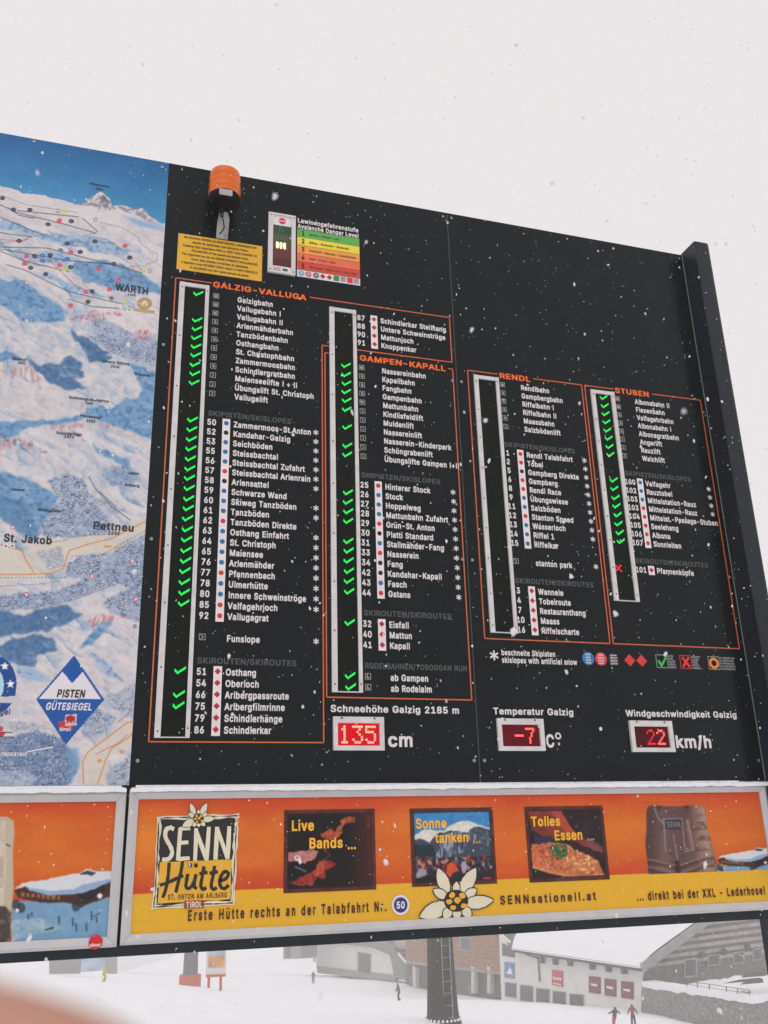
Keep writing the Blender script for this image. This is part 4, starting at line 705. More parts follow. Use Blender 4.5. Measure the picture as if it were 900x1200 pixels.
trails('G', 14, ['50|b|Zammermoos-St.Anton*', '52|k|Kandahar-Galzig*', '53|b|Seichböden*', '55|b|Steissbachtal*', '56|b|Steissbachtal Zufahrt*', '57|r|Steissbachtal Arlenrain*', '58|k|Arlensattel*', '59|b|Schwarze Wand', '60|b|Skiweg Tanzböden*', '61|b|Tanzböden*', '62|r|Tanzböden Direkte', '63|b|Osthang Einfahrt*', '64|b|St. Christoph*', '65|b|Maiensee*', '76|b|Arlenmähder*', '77|r|Pfannenbach*', '78|b|Ulmerhütte*', '80|b|Innere Schweinströge*', '85|r|Valfagehrjoch*', '92|r|Vallugagrat'])
mb, v, c = lift('G', 35, 'Funslope', 'T'); asterisk(mb, c[4], v - .002, .0165, WHITE); mb.build('lift_row', SECTIONS['G'])
subhead('G', 'SKIROUTEN/SKIROUTES', .291, 37, .002, .515)
trails('G', 38, ['51|d|Osthang', '54|d|Oberloch', '66|d|Arlbergpassroute', '75|d|Arlbergfilmrinne', '79|d|Schindlerhänge', '86|d|Schindlerkar'])
trails('P', 0, ['87|d|Schindlerkar Steilhang', '88|d|Untere Schweinströge', '90|d|Mattunjoch', '91|d|Knoppenkar'])
lifts('P', 6, [('Nassereinbahn', 'G'), ('Kapallbahn', 'C'), ('Fangbahn', 'C'), ('Gampenbahn', 'C'), ('Mattunbahn', 'C'), ('Kindlisfeldlift', 'T'), ('Muldenlift', 'T'), ('Nassereinlift', 'T'), ('Nasserein-Kinderpark', 'T'), ('Schöngrabenlift', 'T'), ('Übungslifte Gampen I+II', 'T')])
subhead('P', 'SKIPISTEN/SKISLOPES', 1.174, 18, .003, .485)
trails('P', 19, ['25|r|Hinterer Stock*', '26|b|Stock*', '27|b|Hoppelweg*', '28|b|Mattunbahn Zufahrt*', '29|r|Grün-St. Anton*', '30|k|Platti Standard*', '31|b|Stallmähder-Fang*', '33|r|Nasserein*', '34|k|Fang*', '42|k|Kandahar-Kapall*', '43|b|Fasch*', '44|r|Gstans*'])
subhead('P', 'SKIROUTEN/SKIROUTES', 1.173, 32, .003, .513)
trails('P', 33, ['32|d|Eisfall', '40|d|Mattun', '41|d|Kapall'])
subhead('P', 'RODELBAHNEN/TOBOGGAN RUN', 1.174, 37, .003, .588)
lifts('P', 38, [('ab Gampen', 'S'), ('ab Rodelalm', 'S')])
lifts('R', 6, [('Rendlbahn', 'G'), ('Gampbergbahn', 'C'), ('Riffelbahn I', 'C'), ('Riffelbahn II', 'C'), ('Maassbahn', 'C'), ('Salzbödenlift', 'T')])
subhead('R', 'SKIPISTEN/SKISLOPES', 2.088, 13, .003, .485)
trails('R', 14, ['1|r|Rendl Talabfahrt*', '2|r|Tobel*', '5|k|Gampberg Direkte*', '6|r|Gampberg*', '8|r|Rendl Race*', '9|b|Übungswiese*', '11|b|Salzböden*', '12|r|Stanton Speed*', '13|b|Wasserloch*', '14|b|Riffel 1*', '15|b|Riffelkar'])
mb, v, c = lift('R', 26, 'stanton park', 'T'); asterisk(mb, c[4], v - .002, .0165, WHITE); mb.build('lift_row', SECTIONS['R'])
subhead('R', 'SKIROUTEN/SKIROUTES', 2.091, 28, 0, .515)
trails('R', 29, ['3|d|Wannele', '4|d|Tobelroute', '7|d|Restauranthang', '10|d|Maass', '16|d|Riffelscharte'])
lifts('S', 6, [('Albonabahn II', 'G'), ('Flexenbahn', 'G'), ('Valfagehrbahn', 'C'), ('Albonabahn I', 'C'), ('Albonagratbahn', 'C'), ('Angerlift', 'T'), ('Rauzlift', 'T'), ('Walchlift', 'T')])
subhead('S', 'SKIPISTEN/SKISLOPES', 2.911, 15, 0, .487)
trails('S', 16, ['100|b|Valfagehr*', '102|b|Rauztobel*', '103|b|Mittelstation-Rauz*', '103|r|Mittelstation-Rauz*', '104|r|Mittelst.-Passage-Stuben', '105|r|Seelehang', '106|r|Albona', '107|r|Sonnleiten'])
subhead('S', 'SKIROUTEN/SKIROUTES', 2.909, 25, 0, .522)
trails('S', 26, ['101|d|Pfannenköpfe'])

# LED columns
def led(name, col, e): return mat(name, (.006, .006, .006), rough=.5, spec=.08, emit=col, estr=e)
LGREEN = led('led_green', (.0, .85, .06), 1.3); LRED = led('led_red', (1.0, .015, .03), 1.3); LCORE = led('led_green_core', (.02, 1.0, .13), 1.5)
tick = MB()
for i in range(11):
    if i < 4: x, y = -.0255 + i * .0047, -.003 + i * .0047
    else: x, y = -.0114 + (i - 3) * .0053, .0111 - (i - 3) * .0037
    for dx, dy in ((0, 0), (.0005, .0068)):
        tick.disc(x + dx, y - dy - .0005 if i >= 4 else y - dy + .001, .0031, .0035, LCORE if dy == 0 else LGREEN, 8)
TICK = None; XM = MB()
for s in (-1, 1):
    for i in range(7):
        t = (i - 3) * .0062
        for d in (-.0028, .0028): XM.disc(t + d, s * t, .0034, .0035 + (s > 0) * .0002, LRED, 8)
def led_column(u0, u1, su0, su1, v0, v1, cu, ks, off, label):
    global TICK
    mb = MB(); dp = .014; sv = v0 + .023; bv = v1 - .005
    mb.bx(u0, v0, su0, v1, .0004, dp, LEDFR); mb.bx(su1, v0, u1, v1, .0004, dp, LEDFR); mb.bx(su0, v0, su1, sv, .0004, dp - .002, LEDFR); mb.bx(su0, bv, su1, v1, .0004, dp - .002, LEDFR)
    for i in range(9):
        v = v0 + .04 + i * (v1 - v0 - .08) / 8
        for u in ((u0 + su0) / 2,) + (((u1 + su1) / 2,) if i in (0, 8) else ()): mb.disc(u, v + random.uniform(-.01, .01), .0048, dp + .001, DARKBOLT, 10)
    o = mb.build('led_strip', sb, label)
    mb = MB(); mb.rect(su0, sv, su1, bv, .0025, SCREEN); mb.build('screen', o)
    for k in ks:
        if TICK is None: TICK = tick.build('tick_mark', o); c = TICK
        else: c = TICK.copy(); COL.objects.link(c); c.parent = o
        c.location = (cu + random.uniform(-.0012, .0012), -.001, Z0 - row(k, off) - random.uniform(.000, .004))
    return o
# the tick mesh is drawn round (0, 0): shift its points so that copies can be set down anywhere
tick.v = [(x, y, z - Z0) for x, y, z in tick.v]; XM.v = [(x, y, z - Z0) for x, y, z in XM.v]
led_column(.100, .270, .130, .249, .829, 3.4125, .2095, [0] + list(range(3, 11)) + list(range(14, 33)) + [38, 40, 41], .002, 'long LED strip of the first list')
led_column(.991, 1.158, 1.021, 1.1375, .854, 3.174, 1.092, list(range(6, 12)) + [13, 15, 16] + [20, 21, 22, 23, 25, 26, 27, 28, 29, 30, 33, 38, 39], .006, 'LED strip of the second list')
led_column(1.912, 2.0795, 1.940, 2.0585, 1.194, 2.822, 2.0, [], 0, 'dark LED strip with no ticks lit')
c4_ = led_column(2.727, 2.898, 2.756, 2.8725, 1.192, 2.5965, 2.821, list(range(6, 14)) + list(range(16, 24)), .003, 'LED strip with ticks and one red cross')
xo = XM.build('cross_mark', c4_, 'red LED cross'); xo.location = (2.783, -.001, Z0 - row(26, .001))

# red number displays
DIG = {'1': '00100 01100 00100 00100 00100 00100 01110', '3': '11111 00010 00100 00010 00001 10001 01110', '5': '11111 10000 11110 00001 00001 10001 01110', '2': '01110 10001 00001 00010 00100 01000 11111', '7': '11111 00001 00010 00010 00100 00100 00100', '-': '00000 00000 00000 11111 00000 00000 00000'}
def display(u0, u1, su0, su1, v0, v1, text, ustart, dp, back, dots, label, cap, cu, cfit, unit, uu, ufit, deg=False, stepu=5.6, dimmed=None):
    mb = MB(); sv0, sv1 = v0 + .032, v1 - .0235; d = .018
    mb.bx(u0, v0, su0, v1, .0004, d, LEDFR); mb.bx(su1, v0, u1, v1, .0004, d, LEDFR); mb.bx(su0, v0, su1, sv0, .0004, d, LEDFR); mb.bx(su0, sv1, su1, v1, .0004, d, LEDFR)
    for u in (u0 + .045, u1 - .052): mb.disc(u, v0 + .008, .006, d + .001, DARKBOLT, 10)
    o = mb.build('number_display', sb, label)
    mb = MB(); mb.rect(su0, sv0, su1, sv1, .003, back); mb.build('screen', o)
    vm = (sv0 + sv1) / 2
    for ci, ch in enumerate(text):
        mb = MB()
        for r, line in enumerate(DIG[ch].split()):
            for q, b in enumerate(line):
                if b == '1': mb.disc(ustart + ci * stepu * dp * 1.0 + q * dp * .92, vm + (r - 3) * dp * 1.06, dp * .52, .0045, dimmed if (dimmed and ci == 0) else dots, 10)
        mb.build('digit', o)
    mb = MB(); txt(mb, cap, cu, 3.257, .0385, .0012, WHITE, fit=cfit); mb.build('caption', o)
    mb = MB(); txt(mb, unit, uu, 3.415, .075, .0012, WHITE, fit=ufit)
    if deg:
        n = 20; cu_, cv_ = uu + ufit + .022, 3.388
        for i in range(n):
            a, b = 2 * math.pi * i / n, 2 * math.pi * (i + 1) / n; mb.face([F(cu_ + r * math.cos(t), cv_ + r * math.sin(t), .0012) for r, t in ((.010, a), (.010, b), (.019, b), (.019, a))], WHITE)
    mb.build('unit', o)
HOT = led('led_hot', (1.0, .28, .17), 2.1); REDL = led('led_digits', (1.0, .07, .06), 3.0); REDD = led('led_digits_dim', (.85, .02, .03), 1.3)
display(.995, 1.268, 1.018, 1.244, 3.300, 3.470, '135', 1.034, .0125, led('led_back_bright', (.75, .0, .014), .9), HOT, 'bright red display reading 135', 'Schneehöhe Galzig 2185 m', .984, .72, 'cm', 1.291, .146)
display(1.913, 2.190, 1.938, 2.165, 3.298, 3.470, '-7', 2.022, .0115, led('led_back', (.11, .001, .006), 1.0), REDL, 'red display reading minus 7', 'Temperatur Galzig', 1.899, .493, 'C', 2.203, .055, True)
display(2.731, 3.009, 2.756, 2.983, 3.300, 3.474, '22', 2.845, .0115, led('led_back_dim', (.065, .001, .005), 1.0), REDL, 'red display reading 22 with a dim first digit', 'Windgeschwindigkeit Galzig', 2.722, .752, 'km/h', 3.026, .25, False, 5.8, REDD)

# avalanche danger display, chart, yellow notice
mb = MB(); u0, u1, v0, v1 = .610, .7795, .241, .672
mb.bx(u0, v0, .639, v1, .0004, .016, LEDFR); mb.bx(.754, v0, u1, v1, .0004, .016, LEDFR); mb.bx(.639, v0, .754, .252, .0004, .016, LEDFR); mb.bx(.639, .661, .754, v1, .0004, .016, LEDFR)
for u in (.624, .767):
    for v in (.26, .652): mb.disc(u, v, .005, .017, DARKBOLT, 10)
do = mb.build('danger_display', sb, 'small white framed danger level display with an amber light')
mb = MB(); mb.rect(.639, .252, .754, .320, .003, SIGNW); mb.rect(.639, .616, .754, .661, .003, SIGNW)
mb.disc(.697, .287, .0225, .0042, RED, 20); mb.rect(.676, .284, .718, .290, .005, SIGNW)
for i in range(3): mb.rect(.646, .627 + i * .009, .692, .630 + i * .009, .004, GREYT)
mb.rect(.702, .628, .734, .646, .004, mat('teal_ink', A(40, 100, 90))); mb.build('cover_sheet', do)
mb = MB()
for i, c in enumerate(((28, 74, 52), (66, 78, 40), (84, 64, 42), (96, 40, 38), (84, 26, 34))): mb.rect(.639, .320 + i * .0592, .754, .320 + (i + 1) * .0592, .003, mat('danger_tint_%d' % i, A(*c), rough=.25))
mb.build('screen', do)
AMB = led('led_amber', (1.0, .55, .28), 4.0); DIMW = mat('unlit_led', (.35, .42, .35), rough=.3)
mb = MB()
for i in range(3):
    for j in range(4): mb.disc(.668 + i * .0225, .4515 + j * .0105, .0082 if j < 3 else .007, .0045, AMB, 10)
mb.build('lamp', do, 'lit amber LED block')
mb = MB()
for v, n in ((.346, 2), (.361, 2), (.404, 5), (.419, 5)):
    for i in range(n): mb.disc(.69 + (i - (n - 1) / 2) * .018, v, .0024, .0045, DIMW, 8)
mb.build('unlit_lamp', do)
BANDS = [('1', 'Gering • Debole • Low', (86, 166, 72)), ('2', 'Mäßig • Moderato • Moderate', (226, 206, 56)), ('3', 'Erheblich • Marcato • Considerable', (230, 150, 62)), ('4', 'Groß • Forte • High', (222, 104, 72)), ('5', 'Sehr groß • Molto forte • Very high', (200, 62, 48))]
mb = MB(); mb.bx(.7915, .323, 1.190, .667, .0004, .004, SIGNW); ch = mb.build('danger_chart', sb, 'coloured avalanche danger chart with five bands')
for i, (n, t, c) in enumerate(BANDS):
    v = .3235 + i * .0592; mb = MB(); bm_ = mat('band_%s' % n, A(*c), rough=.45, var=.05); mb.rect(.792, v, 1.1895, v + .057, .005, bm_)
    txt(mb, n, .829, v + .028, .036, .006, BLACK, sx=.9, align='C'); txt(mb, t, .866, v + .030, .0165, .006, mat('faded_ink', A(70, 60, 40)), sx=.95); mb.rect(.792, v + .057, 1.1895, v + .0592, .0052, BLACK); mb.build('band', ch)
mb = MB()
for i, (u, c) in enumerate(((.818, (80, 170, 205)), (.862, (205, 66, 80)), (.910, (50, 50, 54)))):
    mb.disc(u, .643, .0185, .006, mat('mark_%d' % i, A(*c)), 18)
    for j in range(3): mb.rect(u - .011, .634 + j * .007, u + .011, .637 + j * .007, .007, SIGNW)
for u in (.952, .994): mb.poly([(u - .018, .643), (u, .661), (u + .018, .643), (u, .625)], .006, CRIM)
GRN = mat('green_ink', A(38, 128, 70)); mb.rect(1.020, .624, 1.056, .661, .006, GRN); mb.rect(1.106, .624, 1.142, .661, .006, RED)
for u in (1.064, 1.148):
    for j in range(4): mb.rect(u, .626 + j * .009, u + .034, .630 + j * .009, .006, GREYT)
mb.build('symbol_row', ch)
mb = MB(); txt(mb, 'Lawinengefahrenstufe', .794, .258, .035, .0012, WHITE, fit=.394); txt(mb, 'Avalanche Danger Level', .794, .300, .035, .0012, WHITE, fit=.394); mb.build('heading', ch)
YEL = mat('notice_yellow', A(216, 166, 40), rough=.45, var=.05); mb = MB(); mb.bx(.077, .494, .577, .742, .0004, .004, YEL); yn = mb.build('notice_sign', sb, 'yellow notice about the flashing light')
mb = MB(); YT = mat('notice_ink', A(60, 46, 16))
for i, t in enumerate(('Bei Blinklicht GROSSE bis SEHR GROSSE LAWINENGEFAHR', 'abseits der geöffneten und markierten Pisten.', 'Flashing light signalises HIGH or VERY HIGH DANGER OF', 'AVALANCHES off the opened and marked tracks.', "Feu clignotant en cas de GRAND DANGER D'AVALANCHES", 'hors des pistes ouvertes et balisées', 'Il segnale a luce INTERMITTENTE indica il FORTE PERICOLO', 'DI VALANGHE fuori dalle piste marcate ed aperte.')):
    txt(mb, t, .327, .514 + i * .0292, .0165, .005, YT, align='C', fit=(.44 if i % 2 == 0 else .345) + random.uniform(-.015, .015))
mb.build('lettering', yn)
# legend under the lists
mb = MB(); asterisk(mb, 1.927, 2.950, .028, WHITE); txt(mb, 'beschneite Skipisten', 1.972, 2.931, .034, .0012, WHITE, fit=.338); txt(mb, 'skislopes with artificial snow', 1.972, 2.9735, .034, .0012, WHITE, fit=.472); lg = mb.build('legend', sb, 'printed legend of slope symbols')
mb = MB(); LB = mat('legend_blue', A(36, 118, 176)); LR = mat('legend_red', A(206, 50, 52)); LG = mat('legend_line', A(150, 150, 150))
for u, m_, tm, ls in ((2.517, LB, SIGNW, ('leicht', 'easy', 'facile', 'facile')), (2.600, LR, SIGNW, ('mittel', 'medium', 'moyen', 'medio')), (2.683, BLACK, WHITE, ('schwer', 'difficult', 'difficile', 'difficile'))):
    mb.disc(u, 2.949, .0385, .001, m_, 26)
    for i, t in enumerate(ls): txt(mb, t, u, 2.925 + i * .016, .012, .002, tm, align='C', sx=.95)
for u in (2.789, 2.869): mb.poly([(u - .036, 2.951), (u, 2.987), (u + .036, 2.951), (u, 2.915)], .001, LR)
def sq(u, m_): 
    for a, b in poly_line((u - .038, 2.912), (u + .038, 2.912), (u + .038, 2.988), (u - .038, 2.988), (u - .038, 2.912)): mb.line(a, b, .004, .001, m_)
sq(3.006, LG); sq(3.170, LR); sq(3.366, LG)
mb.poly([(2.974, 2.948), (2.988, 2.942), (3.000, 2.962), (3.036, 2.918), (3.043, 2.926), (3.002, 2.984), (2.994, 2.984)], .0015, mat('legend_green', A(44, 176, 84)))
mb.poly([(3.142, 2.924), (3.154, 2.918), (3.170, 2.938), (3.188, 2.918), (3.200, 2.924), (3.181, 2.950), (3.200, 2.976), (3.188, 2.984), (3.170, 2.962), (3.152, 2.984), (3.140, 2.976), (3.159, 2.950)], .0015, LR)
LO = mat('legend_orange', A(226, 132, 40))
for i in range(24):
    a, b = 2 * math.pi * i / 24, 2 * math.pi * (i + 1) / 24; mb.face([F(3.366 + r * math.cos(t), 2.951 + r * math.sin(t), .0015) for r, t in ((.018, a), (.018, b), (.034, b), (.034, a))], LO)
for u, ls in ((3.050, ('OFFEN', 'OPEN', 'OUVERT', 'APERTO', 'ABIERTO')), (3.214, ('GESPERRT', 'CLOSED', 'FERMÉ', 'CHIUSO', 'CERRADO')), (3.410, ('IN VORBEREITUNG', 'IN PREPARATION', 'EN PREPARATION', 'IN ALLESTIMENTO', 'EN PREPARACION'))):
    for i, t in enumerate(ls): txt(mb, t.replace('É', 'E'), u, 2.918 + i * .0165, .0125, .0012, LG, sx=.85)
mb.build('symbol', lg)
for u in (.03, 1.77, 1.83, 3.575):
    for v in (.035, 1.25, 2.40, 3.52):
        if u == .03 and v < 1: continue
        mb = MB(); mb.disc(u, v, .009, .004, BOLT, 14)
        for i in range(14):
            a, b = 2 * math.pi * i / 14, 2 * math.pi * (i + 1) / 14; mb.face([F(u + .009 * math.cos(a), v + .009 * math.sin(a), .0005), F(u + .009 * math.cos(b), v + .009 * math.sin(b), .0005), F(u + .009 * math.cos(b), v + .009 * math.sin(b), .004), F(u + .009 * math.cos(a), v + .009 * math.sin(a), .004)], BOLT)
        mb.build('bolt', sb)

# ------------------------------------------------------------------ carrying frame: posts, top cap, cross beam
fr = thing('board_frame', 'dark steel carrying frame with a broad right end post and a beam under the banners', 'frame')
def post(u0, u1, flip):
    mb = MB(); gz = float(ground_z(np.array((u0 + u1) / 2), np.array(.15))) - .6
    mb.box(u0, .06, gz, u1, .26, Z0 - .02, STEEL); mb.build('post', fr)
PU = B(889.5, 1074, -.26)[0]; post(PU, 3.66, 1); post(-2.05, -1.86, -1)
mb = MB()                                                 # deep side cover at the right edge
a = [F(3.603, -.013, -.06), F(3.603, -.013, .148), F(3.618, -.016, .150), F(3.708, -.016, .150), F(3.722, -.013, .146), F(3.722, -.013, -.06)]
mb.prism(a, (0, 0, -(4.30)), STEEL); mb.build('side_cover', fr)
mb = MB(); mb.bx(3.6005, -.008, 3.6026, HB, -.01, .004, mat('edge_seal', (.30, .31, .31), rough=.4)); mb.build('edge_strip', fr)
mb = MB(); mb.bx(-1.9, 4.322, 3.58, 4.369, -.055, .022, STEEL); mb.build('cross_beam', fr)
mb = MB()
for v in (.35, 1.8, 3.3): mb.bx(-1.85, v, 3.42, v + .08, -.14, -.06, STEEL)
mb.bx(-.035, 3.62, .03, 4.33, -.06, -.021, STEEL); mb.build('back_rail', fr)

# ------------------------------------------------------------------ orange beacon on its bracket
bc = thing('warning_beacon', 'orange flashing beacon on a grey bracket at the top left of the dark board', 'beacon')
yb_ = .125; pc = at(264, 205, -CAM[1] - yb_); pcx = float(pc[0]); ztop = float(at(265, 203, -CAM[1] - yb_)[2]); zb = float(at(265, 233, -CAM[1] - yb_)[2])
ORG = mat('beacon_lens', (.74, .135, .006), rough=.34, spec=.3, var=.06)
hL = ztop - zb; r_ = .0935; prof = [(r_ * 1.02, 0)]
for i in range(1, 15):
    t = i / 15; prof.append((r_ * (1.0 + (.035 if i % 4 == 0 else 0) - .04 * t), hL * t * .9))
prof += [(r_ * .93, hL * .93), (r_ * .80, hL * .98), (r_ * .5, hL)]
mb = MB(); mb.lathe((pcx, -yb_, zb), prof, ORG, 36); mb.build('lens', bc)
RUB = mat('beacon_base', (.006, .006, .006), rough=.55, spec=.12)
mb = MB(); mb.lathe((pcx, -yb_, zb - .046), [(r_ * .72, 0), (r_ * .96, .010), (r_ * .98, .036), (r_ * 1.01, .0455)], RUB, 36); mb.build('base', bc)
BRK = mat('bracket_galvanised', (.36, .35, .33), rough=.6, var=.25, scale=14); mb = MB()
bz = Z0 - .489; uL, uR = .296, .366
pts = [(uL, bz), (uR, bz), (uR, zb - .09), (pcx + .030, zb - .052), (pcx - .018, zb - .052), (uL, zb - .115)]
mb.prism([(x, -.010, z) for x, z in pts[:2]] + [(x, -.058, z) for x, z in pts[2:3]] + [(x, -.070, z) for x, z in pts[3:5]] + [(x, -.058, z) for x, z in pts[5:]], (0, .006, 0), BRK)
mb.build('bracket', bc)
mb = MB(); mb.box(pcx - .042, -yb_ - r_ - .008, zb - .052, pcx + .034, -yb_ - r_ - .002, zb - .012, mat('type_plate', (.42, .41, .40), rough=.5)); mb.build('plate', bc)
mb = MB(); q = [(pcx - .01, -.10, zb - .07), (pcx - .008, -.10, zb - .105), (pcx + .004, -.09, zb - .135), (pcx + .012, -.072, zb - .165), (pcx + .002, -.068, zb - .19), (pcx - .012, -.05, zb - .20)]
for a, b in zip(q[:-1], q[1:]): mb.tube(a, b, .0035, .0035, RUB, 8)
mb.tube((pcx - .010, -.105, zb - .066), (pcx - .008, -.10, zb - .112), .013, .010, RUB, 12); mb.build('cable', bc)

# ------------------------------------------------------------------ the piste map (printed panorama)
mpb = thing('piste_map', 'blue and white printed piste map panel left of the dark status board', 'map')
mb = MB(); mb.bx(-1.85, 0, -.003, HB, -.035, -.0012, mat('map_backing', (.35, .42, .5), rough=.5)); mb.build('panel', mpb)
mus = np.r_[np.linspace(-1.85, -1.0, 40)[:-1], np.linspace(-1.0, -.003, 285)]; mvs = np.linspace(0, HB, 1010)
M = Pic(mus, mvs, 0.0); M.soft = 3; X, Y = M.X, M.Y
def D1(*p): return [(.225 * x, 150 + .225 * y) for x, y in p]
def D2(*p): return [(.2333 * x, 400 + .2333 * y) for x, y in p]
def D3(*p): return [(.2333 * x, 660 + .2333 * y) for x, y in p]
# snow: soft cloudy whites with brushed diagonal strokes
br1 = fbm(X / 16 + Y / 60, Y / 9 - X / 26, 11); br2 = fbm(X / 5 + Y / 9, Y / 4 - X / 8, 21); br3 = fbm(X / 2.2, Y / 2.2, 31)
base = np.stack([np.full(X.shape, 200.), np.full(X.shape, 195.), np.full(X.shape, 198.)], -1)
base += ((br1 - .5) * 34 + (br2 - .5) * 22)[..., None] * np.array([1.15, 1.0, .85]); M.c[:] = base / 255
lightblue = np.clip((fbm(X / 30 + 3, Y / 22, 44) - .47) * 5, 0, 1) * np.clip((fbm(X / 7 + Y / 14, Y / 5, 46) - .35) * 3, 0, 1)
M.put(lightblue * (Y > 330), (146, 168, 194), .55)
out = np.clip((-X - 5) / 60, 0, 1); M.put(np.clip((fbm(X / 60, Y / 40, 61) - .5) * 8, 0, 1) * (X < -4) * (Y > 250), (96, 138, 178), .8)
veil = np.clip((Y - 262 - .1 * X) / 8, 0, 1)
def ridged(x, y, seed, o=5):
    r_, amp = 0, 1.0
    for i in range(o): n = 1 - np.abs(vnoise(x * 2 ** i, y * 2 ** i, seed + i) * 2 - 1); r_ = r_ + n * n * amp; amp *= .42
    return r_
wx, wy = X + 14 * (fbm(X / 30, Y / 30, 131) - .5), Y + 14 * (fbm(X / 30, Y / 30, 141) - .5)
Hh = ridged((wx * .9 + wy * .5) / 62, (wy * .9 - wx * .45) / 40, 151, 4)
gxh = np.gradient(Hh, axis=1) / np.maximum(np.gradient(X, axis=1), .05); gyh = np.gradient(Hh, axis=0) / np.maximum(np.gradient(Y, axis=0), .05)
sl = gxh * .8 - gyh * .55                                  # painted relief: pale on one flank, blue on the other
M.put(np.clip(-sl * 15 - .22, 0, 1) * veil, (136, 166, 194), .70); M.put(np.clip(-sl * 15 - .95, 0, 1) * veil, (88, 126, 166), .5); M.put(np.clip(sl * 16, 0, 1) * veil, (218, 210, 206), .55)
SHB, SHD, SHL, WOODB = (104, 148, 186), (74, 112, 152), (150, 176, 202), (92, 116, 148)
tex = .72 + .56 * (br2 - .5) + .4 * (br3 - .5)
def shade(p, c=SHB, a=.95): M.poly(p, c, a, np.clip(.45 + tex * .75, 0, 1)); M.poly(p, (58, 92, 134), .45, np.clip((br2 - .5) * 5, 0, 1)); M.poly(p, (170, 192, 214), .45, np.clip((.42 - br1) * 6, 0, 1))
spk = RNG.random(X.shape); spk = np.where(np.roll(spk, 1, 0) > .78, 1.0, 0) ; spk = np.maximum(spk, np.roll(spk, 1, 1) * .6)
def wood(p, a=1.0, c=(150, 164, 186)):
    M.poly(p, c, .75 * a, np.clip(.35 + br1 * 1.1, 0, 1)); M.poly(p, (66, 86, 122), .85 * a, spk * np.clip((fbm(X / 6, Y / 5, 71) - .30) * 4, 0, 1)); M.poly(p, (214, 214, 220), .5 * a, np.clip((br3 - .62) * 6, 0, 1))
M.warp(3.2, 9)
ridge = [(-500, 160), (-300, 205), (-120, 214), (-40, 226), (0, 219), (15, 221), (30, 226), (52, 228), (62, 234), (75, 236), (88, 239), (100, 236), (106, 230), (112, 228), (118, 226), (124, 228), (128, 234), (133, 241), (140, 240), (150, 242), (158, 246), (166, 243), (173, 250), (182, 258), (200, 262)]
sky_ = [(-500, 0), (220, 0)] + ridge[::-1]
msk = M.inside(sky_); tt = np.clip((Y - 155 - .18 * X) / 95, 0, 1)[..., None]
sc_ = (np.array([28, 92, 146]) * (1 - tt) + np.array([84, 158, 198]) * tt + ((fbm(X / 20, Y / 12, 81) - .5) * 14)[..., None]) / 255
M.c[msk] = sc_[msk]
hz2 = np.clip(1 - np.abs(Y - np.interp(X, [r[0] for r in ridge], [r[1] for r in ridge]) - 10) / 16, 0, 1); M.put(hz2 * ~msk, (216, 206, 204), .6)
M.warp(1.6, 4, 7)
M.poly(D1((390, 400), (450, 375), (490, 350), (530, 342), (560, 365), (590, 400), (610, 440), (560, 420), (520, 430), (480, 400), (430, 405)), (128, 122, 134), .9, np.clip((br2 - .40) * 5, 0, 1))
M.poly(D1((500, 370), (545, 350), (590, 410), (560, 430), (530, 410)), (96, 92, 112), .7, np.clip((br3 - .4) * 6, 0, 1))
M.poly(D1((600, 400), (660, 415), (720, 420), (760, 430), (815, 490), (780, 490), (700, 450), (640, 430)), (134, 126, 136), .9, np.clip((br2 - .40) * 5, 0, 1))
M.poly(D1((600, 440), (720, 480), (850, 500), (855, 540), (740, 520)), SHL, .8)
M.poly(D1((660, 455), (760, 500), (840, 520), (720, 510)), (120, 160, 190), .5)
M.warp(5, 11, 5)
for p, c in (((400, 690), (560, 700), (700, 740), (850, 830), (850, 860), (700, 850), (560, 830), (440, 800), (380, 740)), SHB), (((0, 790), (130, 800), (230, 880), (330, 950), (350, 1010), (250, 1010), (110, 1000), (60, 940), (0, 920), (-90, 850)), SHB), (((360, 1040), (430, 1090), (600, 1200), (470, 1230), (420, 1130)), SHD), (((-90, 1160), (60, 1165), (110, 1195), (0, 1215), (-90, 1215)), SHB), (((0, 470), (200, 540), (430, 580), (640, 660), (560, 660), (300, 600), (0, 520)), SHL), (((350, 540), (560, 580), (720, 660), (560, 640)), SHL), (((60, 640), (330, 650), (420, 700), (250, 700)), SHL), (((150, 740), (420, 830), (600, 900), (380, 850)), SHL):
    shade(D1(*p), c)
M.warp(3.4, 7, 15)
shade(D2((130, 78), (200, 130), (240, 110), (300, 120), (350, 70), (410, 110), (405, 150), (430, 175), (370, 190), (440, 235), (330, 243), (250, 212), (200, 160), (150, 120)), SHD)
shade(D2((640, 105), (780, 150), (800, 310), (700, 290), (715, 240), (690, 190)))
shade(D2((440, 330), (560, 330), (640, 280), (800, 300), (790, 495), (690, 470), (610, 440), (560, 410), (480, 400), (430, 370)))
shade(D2((-100, 405), (130, 400), (330, 390), (440, 365), (420, 400), (260, 422), (130, 440), (40, 490), (-100, 480)))
shade(D2((-100, 650), (0, 650), (130, 690), (240, 740), (290, 780), (250, 870), (200, 940), (180, 1010), (60, 930), (-100, 820)))
M.poly(D2((-20, 760), (150, 830), (190, 960), (130, 1000), (60, 940), (-20, 850)), SHD, .6, tex)
shade(D2((460, 510), (560, 560), (650, 600), (655, 645), (560, 595), (490, 560)))
shade(D2((500, 650), (620, 630), (700, 700), (560, 720)), SHL)
shade(D2((400, -10), (470, 30), (560, 62), (500, 75), (430, 60)), SHD)
wood(D2((430, -30), (640, -10), (790, 20), (800, 140), (700, 110), (560, 60)))
wood(D2((240, 700), (330, 660), (420, 690), (450, 800), (540, 880), (550, 960), (400, 985), (250, 985), (180, 965), (250, 860), (300, 790)), 1.2)
